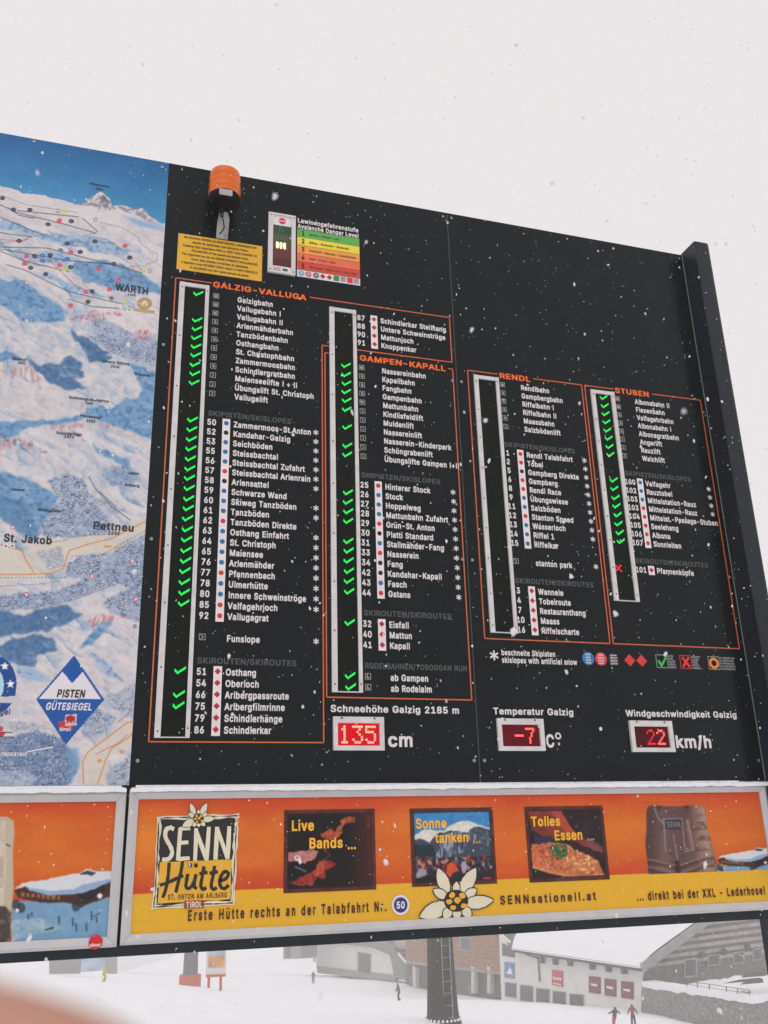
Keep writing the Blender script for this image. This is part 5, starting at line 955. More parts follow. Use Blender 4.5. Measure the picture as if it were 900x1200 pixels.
wood(D2((520, 640), (620, 620), (700, 690), (640, 740), (540, 710)), .7); wood(D2((420, 760), (520, 800), (640, 850), (560, 870)), .8)
wood(D2((340, 1110), (420, 1080), (520, 1060), (640, 990), (800, 930), (800, 1190), (500, 1210), (330, 1180)), 1.1)
wood(D1((470, 1000), (600, 1020), (700, 1080), (840, 1100), (860, 1190), (620, 1180), (520, 1120)), 1.0)
for p in (((-60, 140), (60, 140), (150, 118), (205, 190), (205, 240), (150, 190), (100, 200), (0, 190), (-60, 180)), ((-60, 500), (60, 480), (160, 500), (250, 570), (180, 560), (100, 530), (0, 560)), ((240, 430), (380, 410), (560, 410), (540, 440), (420, 430), (290, 460)), ((370, 335), (430, 310), (440, 325), (395, 350))):
    M.poly(D2(*p), (176, 122, 126), .55, np.clip((fbm(X / 3 - Y / 14, Y / 12 + X / 10, 91) - .48) * 7, 0, 1))
M.poly(D2((0, 500), (80, 490), (250, 560), (200, 580), (100, 540)), (96, 104, 132), .7, np.clip((br2 - .5) * 7, 0, 1)); M.poly(D2((300, 470), (380, 440), (440, 510), (400, 500)), (100, 110, 138), .7, np.clip((br2 - .45) * 6, 0, 1))
for p in (((330, 1000), (450, 960), (600, 960), (650, 980), (560, 1000), (430, 1010)), ((700, 1060), (770, 1040), (790, 1110), (720, 1100))): M.poly(D1(*p), (186, 104, 116), .7, np.clip((br3 - .45) * 6, 0, 1))
M.warp(2.4, 7, 25)
M.poly(D2((-60, 1010), (100, 1060), (240, 1010), (420, 985), (560, 960), (740, 890), (735, 960), (560, 1060), (360, 1070), (330, 1150), (200, 1180), (-60, 1230)), (206, 198, 184), .85, np.clip(.5 + br1, 0, 1))
wood(D2((180, 1060), (300, 1030), (330, 1120), (260, 1150)), .6)
wood(D3((-90, 195), (120, 150), (300, 140), (440, 70), (620, -20), (760, -60), (760, 300), (680, 290), (560, 250), (520, 190), (650, 130), (600, 100), (460, 150), (330, 195), (130, 232), (-90, 245)), 1.25)
M.warp(3.4, 8, 35)
shade(D3((-90, 240), (20, 236), (120, 262), (210, 228), (330, 213), (415, 262), (330, 305), (230, 345), (100, 352), (-90, 378)), SHD)
shade(D3((20, 400), (100, 375), (180, 358), (270, 375), (295, 440), (190, 460), (170, 520), (80, 505), (-60, 450)), SHD)
shade(D3((395, 425), (500, 300), (555, 288), (565, 312), (520, 350), (460, 410)), SHB)
shade(D3((80, 510), (170, 530), (260, 600), (150, 590), (80, 560)), SHL); shade(D3((430, 430), (560, 520), (620, 590), (540, 560)), SHL)
M.poly(D3((440, 290), (500, 248), (560, 270), (640, 255), (690, 280), (600, 275), (520, 300), (450, 320)), (186, 104, 112), .65, np.clip((fbm(X / 2.5 + Y / 8, Y / 6, 93) - .45) * 7, 0, 1))
wood(D3((540, 670), (690, 600), (690, 760), (560, 740)), .8); wood(D3((400, 790), (470, 720), (590, 780), (520, 860), (420, 880)), .9)
wood(D3((-90, 880), (60, 870), (200, 840), (330, 900), (370, 960), (385, 1050), (330, 1125), (-90, 1130)), 1.4, (116, 136, 168)); wood(D3((530, 1050), (660, 960), (660, 1125), (530, 1125)), .8); wood(D3((0, 790), (140, 800), (270, 830), (60, 850)), .5)
M.poly(D3((330, 930), (390, 930), (400, 1010), (350, 1110), (330, 1110), (360, 1040)), (112, 152, 186), .8)
M.poly(D3((-90, 1050), (120, 1045), (190, 1070), (150, 1125), (-90, 1125)), (190, 196, 206), .7, np.clip(.3 + br2, 0, 1))
M.poly(D3((420, 1110), (400, 1000), (460, 930), (560, 850), (680, 780), (680, 900), (560, 960), (520, 1110)), (206, 196, 184), .8)
M.warp(0, 10); M.soft = 0
# printed roads, lifts and runs
OR, DK, RD = (204, 132, 72), (44, 46, 56), (196, 84, 92)
for p in (D2((-20, 1172), (150, 1170), (260, 1165), (320, 1140), (330, 1100), (350, 1050), (440, 1020), (560, 990), (640, 950), (730, 905)), D3((490, 1110), (510, 1050), (530, 990), (560, 930), (640, 880), (690, 830)), D3((420, 1110), (415, 1000), (440, 950), (520, 890), (640, 800), (690, 790)), D2((0, 1020), (60, 1040), (110, 1050), (130, 1100), (170, 1160))): M.stroke(p, OR, .75, .85)
for p in (D2((0, 1187), (330, 1187), (360, 1080), (520, 1070), (640, 1000), (730, 950)), D2((240, 1010), (330, 1000), (360, 980), (520, 970), (600, 960))): M.stroke(p, (88, 96, 112), .5, .8, 2.2)
for p in (D2((445, 680), (480, 740), (560, 830), (655, 898)), D2((500, 755), (575, 825)), D1((0, 465), (225, 557)), D1((0, 400), (90, 440), (330, 500), (500, 548)), D1((0, 545), (165, 567)), D1((90, 430), (410, 463)), D1((0, 620), (240, 625), (420, 670), (600, 715), (740, 755)), D1((0, 640), (120, 690), (360, 750)), D1((35, 712), (130, 740), (350, 850), (520, 890), (645, 918)), D1((360, 890), (480, 930), (620, 940)), D1((0, 630), (350, 690), (590, 710)), D1((430, 470), (510, 540)), D1((40, 415), (100, 455), (180, 470))): M.stroke(p, DK, .45, .8)
for p in (D1((0, 350), (140, 400), (400, 440)), D1((500, 548), (440, 560), (560, 580), (680, 670), (740, 740)), D1((520, 490), (640, 520), (720, 570), (740, 610), (820, 660), (820, 690), (760, 710)), D1((0, 600), (100, 590), (165, 567), (225, 557), (350, 600), (490, 590), (600, 600)), D1((430, 700), (470, 760), (430, 800), (460, 840), (500, 880)), D1((660, 740), (680, 720), (720, 720), (740, 745)), D3((0, 115), (200, 105), (300, 90)), D3((130, 230), (350, 190), (600, 100))): M.stroke(p, (110, 112, 122), .35, .7)
for p in (D1((150, 690), (270, 700), (390, 820), (460, 850)), D1((0, 580), (120, 590), (150, 575)), D1((690, 720), (690, 790), (730, 800)), D1((470, 960), (490, 950), (510, 960)), D1((690, 1110), (740, 1080), (760, 1060)), D3((480, 960), (600, 900), (640, 860)), D3((590, 800), (640, 760), (660, 730))): M.stroke(p, RD, .5, .75)
for x, y, c in ((13, 365, 0), (70, 425, 0), (155, 426, 0), (310, 482, 1), (372, 485, 0), (250, 502, 0), (100, 588, 0), (352, 602, 0), (495, 590, 0), (315, 637, 2), (368, 648, 1), (418, 645, 0), (138, 667, 1), (180, 667, 0), (222, 665, 2), (262, 663, 0), (222, 692, 2), (128, 708, 1), (160, 728, 0), (310, 715, 1), (368, 724, 0), (237, 762, 0), (350, 682, 2), (652, 614, 1), (675, 675, 0), (592, 708, 0), (512, 734, 1), (580, 798, 2), (617, 793, 1), (570, 841, 1), (448, 854, 1), (480, 850, 0), (458, 905, 0), (368, 925, 1)):
    (q,) = D1((x, y)); M.ell(q[0], q[1], 3.1, 2.4, ((36, 40, 52), (208, 58, 84), (60, 104, 166))[c]); M.ell(q[0], q[1], 1.9, .6, (196, 190, 196), .55)
for x, y in ((338, 738), (335, 437), (648, 908), (748, 745)): (q,) = D1((x, y)); M.ell(q[0], q[1], 2.6, 2.3, (206, 196, 70))
for x, y in ((303, 430), (648, 938), (674, 940), (497, 478), (780, 746)): (q,) = D1((x, y)); M.ell(q[0], q[1], 2.2, 2.6, (120, 140, 140)); M.ell(q[0], q[1], 1.1, 1.1, (220, 220, 220))
(q,) = D1((580, 886)); M.ell(q[0], q[1], 2.8, 2.4, (150, 90, 60))
(q,) = D1((753, 914)); M.ell(q[0], q[1], 8.6, 7.0, (170, 142, 92)); M.ell(q[0], q[1] + .3, 5.2, 4.2, (204, 188, 150), .55); M.stroke([(q[0] - 3, q[1] + 2), (q[0], q[1] - 3), (q[0] + 3, q[1] + 2)], (240, 232, 214), .5)
M.poly(D1((694, 938), (806, 952), (806, 968), (694, 955)), (182, 158, 108))
for x, y in ((138, 805),): (q,) = D1((x, y)); M.ell(q[0], q[1], 2.2, 2.2, (206, 80, 100)); M.ell(q[0], q[1], 1.2, 1.2, (226, 210, 214))
for x, y in ((62, 935), (665, 1103), (462, 1182)): (q,) = D2((x, y)); M.ell(q[0], q[1], 2.6, 2.6, (206, 84, 104)); M.ell(q[0], q[1], 1.6, 1.6, (226, 208, 214))
for x, y in ((462, 66), (132, 157), (682, 180)): (q,) = D3((x, y)); M.ell(q[0], q[1], 2.6, 2.6, (206, 84, 104)); M.ell(q[0], q[1], 1.6, 1.6, (226, 208, 214))
for x, y in ((30, 1028), (62, 1028)): (q,) = D2((x, y)); M.ell(q[0], q[1], 2.8, 2.6, (216, 214, 208)); M.ell(q[0], q[1], 1.2, 1.2, (50, 54, 60))
for x, y, r in ((540, 1030, 5), (590, 1035, 4)): (q,) = D2((x, y)); M.ell(q[0], q[1], r, 1.6, (206, 150, 92))
for x, y in ((500, 992), (610, 948), (470, 1180)): (q,) = D3((x, y)); M.ell(q[0], q[1], 3, 2.4, (206, 150, 96))
# quality badges
bw_ = (214, 210, 212)
M.poly(D3((-60, 668), (100, 672), (100, 780), (-60, 778)), (196, 192, 194), .85)
M.ell(*D3((-15, 610))[0], 23, 33, (28, 74, 140)); M.ell(*D3((-20, 610))[0], 9, 17.5, (176, 206, 222)); M.poly(D3((-80, 668), (82, 669), (90, 700), (-80, 700)), (196, 192, 194))
for x, y in ((24, 517), (52, 607)):
    (q,) = D3((x, y)); M.poly([(q[0] + (5.4 if i % 2 == 0 else 2.2) * math.sin(i * math.pi / 5), q[1] - (5.4 if i % 2 == 0 else 2.2) * math.cos(i * math.pi / 5)) for i in range(10)], (232, 232, 236))
M.poly(D3((-60, 850), (66, 849), (66, 874), (-60, 874)), (206, 200, 202)); M.stroke(D3((-60, 850), (66, 850)), (50, 40, 44), .5); M.stroke(D3((-60, 873), (66, 872)), (50, 40, 44), .5); M.poly(D3((-60, 853), (30, 852), (14, 870), (-60, 870)), (190, 44, 52))
M.poly(D3((373, 462), (524, 685), (330, 912), (181, 684)), (22, 84, 156)); M.poly(D3((195, 682), (314, 545), (362, 604), (415, 546), (507, 683)), (218, 212, 216))
M.poly(D3((327, 760), (385, 758), (385, 815), (327, 818)), (200, 178, 174)); M.poly(D3((295, 800), (327, 790), (327, 818), (368, 817), (358, 842), (300, 842)), (196, 52, 54))
for dx, dy, rx, ry in ((0, 0, 2.6, 3.8), (-3.4, -1.2, 2.2, 3.0), (3.4, -1.2, 2.2, 3.0), (0, -4, 1.6, 1.6), (-4, 3, 1.4, 1), (4, 3, 1.4, 1)): (q,) = D3((355, 786)); M.ell(q[0] + dx, q[1] + dy, rx, ry, (176, 36, 44))
M.build('map_print', mpb)
# map lettering
mi = MB(); INK = mat('map_ink', A(40, 44, 54), rough=.5); WK = mat('map_white_ink', A(214, 214, 220), rough=.5)
def maptext(t, px, cap, m=INK, q=None, **k):
    u, v = B(*px); f_ = None
    if q is not None: f_ = B(*q)[0] - u
    mb = MB(); txt(mb, t, u, v, cap, .0015, m, fit=f_, **k); mb.build('map_label', mpb)
maptext('WARTH', (135.5, 336), .052, mat('map_thin', A(46, 48, 62)), (174.5, 342)); maptext('1495', (149.5, 345), .016, INK)
maptext('Pettneu', (109, 615.5), .045, INK, (158, 619)); maptext('1250', (127, 624.5), .020, INK)
maptext('St. Jakob', (4.5, 630), .044, INK, (61.5, 634))
PIS = mat('badge_ink', A(38, 36, 42)); maptext('PISTEN', (67, 812.5), .040, PIS, (100.5, 813), slant=.12); maptext('GÜTESIEGEL', (54, 827.5), .037, WK, (108.5, 828), slant=.12); maptext('tirol', (70, 854.5), .019, WK, (83, 854.5))
maptext('r', (0, 826), .022, mat('badge_grey', A(90, 92, 110))); maptext('gel', (0, 834), .030, mat('badge_violet', A(70, 66, 120)), (12.5, 833)); maptext('e', (-1, 853), .03, mat('badge_red', A(196, 40, 52)))
for t, p, q in (('Widderstein', (105, 215), (129, 219)), ('2533', (112, 221), (121, 222)), ('Schmalzgrubenspitze', (81, 465.5), (128, 470)), ('2645', (100, 472), (109, 472.5)), ('Schindlerkopf', (66, 507), (96, 509)), ('2474', (75, 511.5), (87, 512)), ('Pfannenkopf', (94, 487), (119, 489)), ('2255', (101, 493), (112, 493.5)), ('Rosskopf', (15, 420), (31, 423)), ('2591', (21, 425), (30, 426)), ('Obere Spitze', (120, 423), (152, 426)), ('2318', (130, 429), (140, 430)), ('Kapall', (158, 438), (180, 441)), ('Lawand', (13, 573), (29, 574)), ('Schöngraben', (44, 597), (73, 599)), ('Landeck', (150, 554), (163, 556)), ('Arlberg', (146, 568), (164, 567))):
    maptext(t, p, .017, INK, q)
maptext('TREKKING', (0, 884), .018, WK, (32, 880), slant=.5)
mb = MB(); a, b = B(32, 881), B(62, 875.5); mb.line(a, b, .006, .0015, WK); mb.build('map_line', mpb)
for px, py in ((158, 734), (144.7, 908), (180, 420), (190, 196), (40, 150 + 16)):
    u, v = B(px, py); mb = MB(); mb.disc(u, v, .010, .004, BOLT, 14)
    for i in range(14):
        a, b = 2 * math.pi * i / 14, 2 * math.pi * (i + 1) / 14; mb.face([F(u + .010 * math.cos(a), v + .010 * math.sin(a), .001), F(u + .010 * math.cos(b), v + .010 * math.sin(b), .001), F(u + .010 * math.cos(b), v + .010 * math.sin(b), .004), F(u + .010 * math.cos(a), v + .010 * math.sin(a), .004)], BOLT)
    mb.build('bolt', mpb)

# ------------------------------------------------------------------ the two advertising banners in aluminium snap frames
BW = .045                                                 # how far the frames stand proud of the board
def snap_frame(name, u0, u1, v0, v1, t, label):
    o = thing(name, label, 'banner'); mb = MB()
    for (a, b, c, d) in (((u0, v0), (u1, v0), (u1 - t, v0 + t), (u0 + t, v0 + t)), ((u0, v1), (u0 + t, v1 - t), (u1 - t, v1 - t), (u1, v1)), ((u0, v0), (u0 + t, v0 + t), (u0 + t, v1 - t), (u0, v1)), ((u1, v0), (u1, v1), (u1 - t, v1 - t), (u1 - t, v0 + t))):
        out_, inn = (a, b, c, d), None
        P = [np.array(p) for p in (a, b, c, d)]
        # profile: outer wall, ridge, gently sloping face to the poster
        if P[0][0] == P[1][0] or P[0][1] == P[1][1]: A0, A1, I1, I0 = P
        else: A0, I0, I1, A1 = P
        R0, R1 = A0 * .68 + I0 * .32, A1 * .68 + I1 * .32; g = (I0 - A0) * .004; h = (A1 - A0) / np.linalg.norm(A1 - A0) * .0006
        A0, A1, I0, I1, R0, R1 = A0 + h, A1 - h, I0 + h, I1 - h, R0 + h, R1 - h
        mb.face([F(*A0, 0), F(*A1, 0), F(*A1, BW - .006), F(*A0, BW - .006)], ALU); mb.face([F(*A0, BW - .006), F(*A1, BW - .006), F(*R1, BW), F(*R0, BW)], ALU)
        mb.face([F(*R0, BW), F(*R1, BW), F(*I1, BW - .012), F(*I0, BW - .012)], ALU); mb.face([F(*I0, BW - .012), F(*I1, BW - .012), F(*I1, BW - .022), F(*I0, BW - .022)], ALU)
    mb.build('frame', o)
    mb = MB(); mb.bx(u0 + .004, v0 + .004, u1 - .004, v1 - .004, -.02, .012, STEEL); mb.build('backing', o); return o
PW = BW - .021
AR, BR_ = snap_frame('advertising_banner', .001, 3.565, 3.656, 4.3225, .043, 'orange hut advertisement in an aluminium frame under the dark board'), snap_frame('advertising_banner', -1.83, -.0135, 3.664, 4.3275, .043, 'orange advertisement with a snowy hut below the piste map')
def grad(P, X, Y):                                        # orange print: bright in the middle, redder above and below
    t = np.clip((P.V - 3.70) / .42, 0, 1)
    n = fbm(X / 60, Y / 22, 17)
    c = np.array([202, 88, 32])[None, None] + (np.sin(t * math.pi)[..., None] * np.array([4, 18, 2])) + (n - .5)[..., None] * np.array([16, 34, 6]); c = c + (t > .75)[..., None] * 0 - (np.clip(t - .62, 0, 1) * 2)[..., None] * np.array([12, 26, 4]) - (np.clip(.22 - t, 0, 1) * 3)[..., None] * np.array([4, 26, 2])
    return c
def photo_finish(P, grain=1.6):                                    # the soft grain of an enlarged photograph
    c = P.c; q = c
    for ax in (0, 1): q = (np.roll(q, 1, ax) + 2 * q + np.roll(q, -1, ax)) / 4
    q[0], q[-1], q[:, 0], q[:, -1] = c[0], c[-1], c[:, 0], c[:, -1]; g = RNG.normal(0, 1, c.shape[:2])[..., None] * .022 + (fbm(P.X / 3, P.Y / 3, 201) - .5)[..., None] * .10
    P.c = np.clip(q * (1 + g * grain), 0, 1)
def hut(P, x, y, s):                                      # snow-roofed mountain hut in the sun
    T = lambda *p: [(x + a * s, y + b * s) for a, b in p]
    n = fbm(P.X / (5 * s), P.Y / (4 * s), 51); n2 = fbm(P.X / (1.5 * s), P.Y / (1.5 * s), 52)
    P.warp(1.2 * s, 6 * s, 4)
    P.poly(T((-2, 17), (40, 20), (80, 16), (114, 10), (118, 75), (-4, 75)), (112, 150, 180)); P.poly(T((-4, 40), (30, 38), (60, 50), (20, 58), (-4, 66)), (190, 198, 196), .75, np.clip(n * 1.5 - .2, 0, 1)); P.poly(T((30, 22), (116, 14), (116, 60), (60, 60)), (120, 166, 200), .7, np.clip(n * 2 - .6, 0, 1))
    P.poly(T((0, 6), (14, 0), (60, 4), (74, 6), (106, -12), (114, -12), (114, 12), (80, 24), (60, 20), (30, 20), (4, 14)), (70, 44, 34)); P.poly(T((72, 4), (104, -8), (106, 6), (78, 24)), (42, 34, 36))
    for i in range(8): P.poly(T((8 + i * 6, 8 + i * .5), (11.5 + i * 6, 8.3 + i * .5), (11.5 + i * 6, 13 + i * .5), (8 + i * 6, 12.7 + i * .5)), (168, 120, 70), .8)
    for a, b in ((2, 22), (8, 26), (72, 24), (78, 20)): P.ell(x + a * s, y + b * s, 5 * s, 6 * s, (44, 50, 48), .75)
    P.poly(T((0, 4), (8, -3), (40, -8), (76, -15), (84, -20), (96, -17), (116, -17), (118, -8), (100, -5), (80, 6), (70, 7), (40, 9), (18, 3), (12, 1)), (206, 208, 210)); P.poly(T((14, 2), (40, 6), (70, 4), (82, -2), (110, -8), (114, -5), (82, 8), (70, 10), (40, 11), (18, 6)), (140, 166, 196))
    P.poly(T((76, -14), (84, -18), (96, -15), (90, -12)), (60, 60, 66))
    P.warp(0, 9)
    for a, b, h_ in ((16, 33, 6), (20, 31, 5), (68, 38, 9), (52, 36, 8), (84, 44, 9), (72, 44, 9), (96, 36, 7), (90, 30, 10)): P.stroke(T((a, b), (a + .5, b + h_)), (40, 48, 62), .8 * s, .9)
    P.stroke(T((36, 52), (46, 49)), (36, 42, 54), 1.0 * s, .9); P.stroke(T((92, 36), (100, 32)), (50, 58, 70), .6 * s, .8); P.ell(x + 100 * s, y + 12 * s, 3 * s, 3 * s, (220, 220, 222))
# left banner
us = np.r_[np.linspace(-1.787, -.62, 50)[:-1], np.linspace(-.62, -.0565, 200)]; L_ = Pic(us, np.linspace(3.707, 4.2845, 200), PW)
L_.c[:] = grad(L_, L_.X, L_.Y) / 255; hut(L_, 17, 1038, 1.0)
n = fbm(L_.X / 5, L_.Y / 8, 77)
L_.poly([(-60, 960), (8, 957), (16, 962), (17, 975), (15, 1000), (16, 1040), (14, 1062), (12, 1102), (-60, 1108)], (186, 170, 150)); L_.poly([(-60, 965), (6, 962), (8, 1010), (4, 1060), (-60, 1070)], (214, 206, 190), .6, np.clip(n * 1.8 - .3, 0, 1)); L_.poly([(-60, 1060), (6, 1062), (13, 1070), (12, 1104), (-60, 1110)], (58, 50, 46), .9, np.clip(n * 2, 0, 1)); L_.poly([(-60, 1000), (5, 1004), (4, 1040), (-60, 1044)], (150, 120, 96), .4, np.clip((n - .4) * 4, 0, 1))
L_.stroke([(7, 989), (12, 992)], (50, 40, 36), .6); photo_finish(L_, .25); L_.build('poster', BR_)
mb = MB(); u, v = B(112, 1104, BW); mb.disc(u, v, .030, BW + .0015, mat('sticker_red', A(196, 30, 44)), 24); txt(mb, 'sitour', u, v + .011, .014, BW + .0025, SIGNW, align='C', fit=.046); mb.build('sticker', BR_)
# right banner: poster ground, then each printed picture
p0, p1 = B(160, 939, PW), B(150, 1096, PW); YV = B(330, 1052.5, PW)[1]
gw_ = Pic(np.linspace(.044, 3.522, 420), np.linspace(3.699, 4.2795, 90), PW); gw_.c[:] = grad(gw_, gw_.X, gw_.Y) / 255
glow = np.exp(-((gw_.X - 175) / 60) ** 2 - ((gw_.Y - 985) / 26) ** 2); gw_.put(glow, (226, 140, 40), .6); glow = np.exp(-((gw_.X - 620) / 60) ** 2 - ((gw_.Y - 1000) / 26) ** 2); gw_.put(glow, (220, 110, 40), .35)
gw_.put(((gw_.V > 4.116) ).astype(float), (219, 168, 42)); gw_.build('poster', AR)
def picture(name, px, pic, lab, pad=0, dens=330):         # a printed photo on the poster
    us_, vs_ = zip(*[B(x, y, PW + .002) for x, y in px]); u0, u1, v0, v1 = min(us_), max(us_), min(vs_), max(vs_)
    P = Pic(np.linspace(u0, u1, int((u1 - u0) * dens) + 2), np.linspace(v0, v1, int((v1 - v0) * dens) + 2), PW + .002); pic(P); photo_finish(P); return P.build(name, AR, label=lab)
def rim(P, c=(70, 34, 30), t=5):
    U_, V_ = P.U, P.V; d = np.minimum(np.minimum(U_ - U_.min(), U_.max() - U_), np.minimum(V_ - V_.min(), V_.max() - V_)); k = t / 245.
    n = fbm(P.X / 8, P.Y / 8, 5); P.put((d < k).astype(float), c); P.put((d < k) * np.clip(n * 1.6 - .5, 0, 1), (124, 74, 70), .6); P.put((np.abs(d - k) < .0035).astype(float), (40, 22, 22), .8)
def E2(*p): return [(320 + .15556 * x, 935 + .15556 * y) for x, y in p]
def E3(*p): return [(470 + .14444 * x, 935 + .14444 * y) for x, y in p]
def E4(*p): return [(600 + .14444 * x, 935 + .14444 * y) for x, y in p]
def E5(*p): return [(740 + .17778 * x, 930 + .17778 * y) for x, y in p]
def band(P):
    n = fbm(P.X / 9, P.Y / 9, 5); n2 = fbm(P.X / 2.5, P.Y / 2.5, 6); P.c[:] = np.array([22, 18, 18]) / 255; P.put(np.clip((P.X - 405) / 40, 0, 1) * np.clip(.5 + n, 0, 1), (108, 40, 30), .75); P.ell(438, 960, 14, 14, (150, 46, 34), .6, 1)
    P.warp(1.8, 4, 8); t = np.clip(.3 + n2, 0, 1)
    P.poly(E2((140, 640), (220, 590), (310, 540), (350, 470), (420, 470), (480, 500), (400, 550), (390, 610), (330, 600), (300, 660), (200, 660)), (170, 56, 38), .95, t); P.poly(E2((300, 560), (350, 480), (400, 480), (380, 560), (330, 590)), (214, 96, 60), .8, n2)
    P.poly(E2((360, 270), (440, 230), (480, 260), (530, 240), (490, 300), (420, 320), (380, 300)), (206, 96, 52), .95, t); P.poly(E2((470, 250), (530, 170), (550, 185), (490, 265)), (170, 90, 56), .9); P.poly(E2((505, 170), (560, 135), (620, 150), (610, 185), (550, 190), (520, 190)), (190, 96, 56), .95, t); P.poly(E2((370, 350), (420, 320), (410, 390), (380, 400)), (190, 90, 40), .8, t)
    P.poly(E2((110, 415), (200, 400), (290, 390), (350, 400), (310, 460), (260, 480), (240, 500), (200, 480), (110, 475)), (204, 128, 122), .95, np.clip(.55 + n2 * .7, 0, 1)); P.poly(E2((110, 500), (200, 500), (290, 560), (200, 590), (110, 600)), (14, 12, 14), .9)
    P.warp(0, 9); P.ell(*E2((182, 452))[0], 3.6, 3.2, (218, 206, 198)); P.ell(*E2((182, 452))[0], 1.4, 1.3, (90, 80, 76)); P.stroke(E2((165, 518), (250, 555)), (120, 122, 128), 1.0, .9); P.stroke(E2((390, 400), (430, 430), (410, 450), (370, 470), (380, 540)), (150, 130, 120), .4, .7); P.stroke(E2((110, 630), (200, 660), (300, 640)), (150, 90, 70), .5, .7); rim(P)
def sun_(P):
    n = fbm(P.X / 6, P.Y / 7, 5); n2 = fbm(P.X / 1.8, P.Y / 2.4, 6); n3 = fbm(P.X / 2 , P.Y / 9, 7); P.c[:] = (np.array([58, 130, 184]) + (n - .5)[..., None] * 30) / 255
    P.warp(1.5, 4, 8); P.poly(E3((90, 320), (200, 250), (340, 270), (420, 215), (490, 180), (560, 190), (640, 225), (760, 255), (780, 520), (90, 520)), (208, 206, 196)); P.poly(E3((90, 345), (180, 330), (230, 360), (300, 290), (400, 270), (540, 280), (600, 230), (760, 265), (780, 540), (90, 540)), (52, 62, 78), .95); P.poly(E3((300, 300), (560, 270), (620, 300), (560, 420), (420, 470), (250, 520), (320, 400)), (150, 156, 170), .9, np.clip((n3 - .42) * 5, 0, 1)); P.poly(E3((600, 240), (760, 270), (780, 420), (640, 380)), (110, 120, 136), .8, np.clip((n2 - .48) * 6, 0, 1)); P.poly(E3((90, 380), (260, 380), (280, 470), (90, 500)), (28, 38, 46), .8)
    P.warp(0, 4); r = np.random.default_rng(5)
    P.poly(E3((90, 510), (300, 490), (780, 470), (780, 720), (90, 720)), (38, 32, 38), .95)
    for i in range(120):
        x, y = r.uniform(100, 760), r.uniform(480, 600); c = [(150, 40, 44), (40, 40, 52), (170, 150, 150), (90, 84, 100), (120, 60, 56), (60, 70, 110), (30, 28, 32), (184, 128, 108)][r.integers(8)]; (q,) = E3((x, y)); P.ell(q[0], q[1], r.uniform(1, 2.6), r.uniform(1.6, 4), c, .9)
    P.poly(E3((370, 560), (400, 520), (440, 540), (470, 590), (420, 610), (400, 650), (370, 620)), (206, 78, 44)); P.ell(*E3((405, 505))[0], 2.4, 2.8, (70, 50, 46)); P.poly(E3((490, 520), (520, 510), (540, 560), (520, 610), (490, 590)), (160, 156, 168)); P.poly(E3((120, 620), (150, 570), (200, 580), (215, 620), (170, 640), (120, 660)), (150, 142, 150)); P.ell(*E3((175, 540))[0], 3, 3.4, (176, 120, 100)); P.ell(*E3((185, 520))[0], 3, 2, (130, 36, 40)); P.poly(E3((110, 650), (300, 640), (300, 690), (110, 690)), (24, 22, 26), .9); P.poly(E3((640, 580), (740, 570), (740, 650), (650, 650)), (44, 36, 44), .9); P.ell(*E3((700, 655))[0], 5, 1.6, (170, 60, 60)); rim(P)
def food(P):
    n = fbm(P.X / 7, P.Y / 7, 5); n2 = fbm(P.X / 1.6, P.Y / 1.6, 6); P.c[:] = np.array([34, 22, 24]) / 255; P.put(np.clip(n * 2 - .8, 0, 1), (70, 46, 56), .7)
    P.warp(1.2, 4, 8); P.poly(E4((130, 110), (400, 100), (470, 230), (560, 330), (740, 400), (740, 450), (560, 380), (400, 320), (250, 310), (160, 260)), (140, 56, 40), .9, np.clip(.4 + n, 0, 1)); P.poly(E4((320, 110), (400, 110), (520, 300), (430, 290)), (176, 74, 50), .8); P.poly(E4((560, 330), (700, 360), (740, 450), (650, 420)), (120, 74, 84), .8, np.clip(.4 + n, 0, 1)); P.poly(E4((170, 300), (340, 320), (330, 370), (200, 380)), (54, 44, 78), .8)
    P.poly(E4((160, 370), (260, 380), (300, 360), (440, 370), (520, 430), (600, 460), (700, 510), (740, 620), (560, 640), (440, 630), (300, 600), (170, 560), (150, 440)), (188, 110, 66), .97); P.warp(0, 4); r = np.random.default_rng(3)
    poly_ = E4((160, 380), (260, 385), (440, 375), (600, 465), (700, 515), (735, 618), (560, 636), (300, 598), (170, 550)); ins = lambda x, y: P.inside(poly_)
    for i in range(330):
        x, y = r.uniform(165, 730), r.uniform(375, 635); top_ = 372 + max(0, x - 420) * .52; bot = 560 + (x - 160) * .13
        if y < top_ or y > bot: continue
        c = [(226, 176, 110), (206, 140, 84), (176, 84, 56), (232, 200, 140), (150, 62, 46), (214, 120, 96)][r.integers(6)] if x > 420 else [(196, 92, 66), (160, 60, 46), (214, 130, 90), (130, 50, 40), (222, 150, 120)][r.integers(5)]
        (q,) = E4((x, y)); a = r.uniform(0, 3.14); l = r.uniform(1, 3); P.stroke([(q[0] - l * math.cos(a), q[1] - l * math.sin(a) * .6), (q[0] + l * math.cos(a), q[1] + l * math.sin(a) * .6)], c, r.uniform(.6, 1.1), .9)
    P.poly(E4((160, 545), (300, 590), (440, 620), (560, 634), (760, 615), (740, 630), (560, 645), (440, 640), (300, 612), (165, 570)), (206, 140, 90), .9); P.poly(E4((160, 400), (200, 390), (230, 480), (230, 560), (170, 545)), (206, 104, 60), .7, np.clip(.4 + n2, 0, 1))
    for i in range(90):
        a, q_ = r.uniform(0, 6.28), r.random() ** .5; x, y = 380 + 70 * q_ * math.cos(a), 425 + 72 * q_ * math.sin(a); (q,) = E4((x, y)); P.ell(q[0], q[1], r.uniform(.8, 2), r.uniform(.8, 1.8), [(34, 84, 46), (24, 60, 36), (60, 120, 66), (44, 100, 60)][r.integers(4)], .95)
    rim(P)
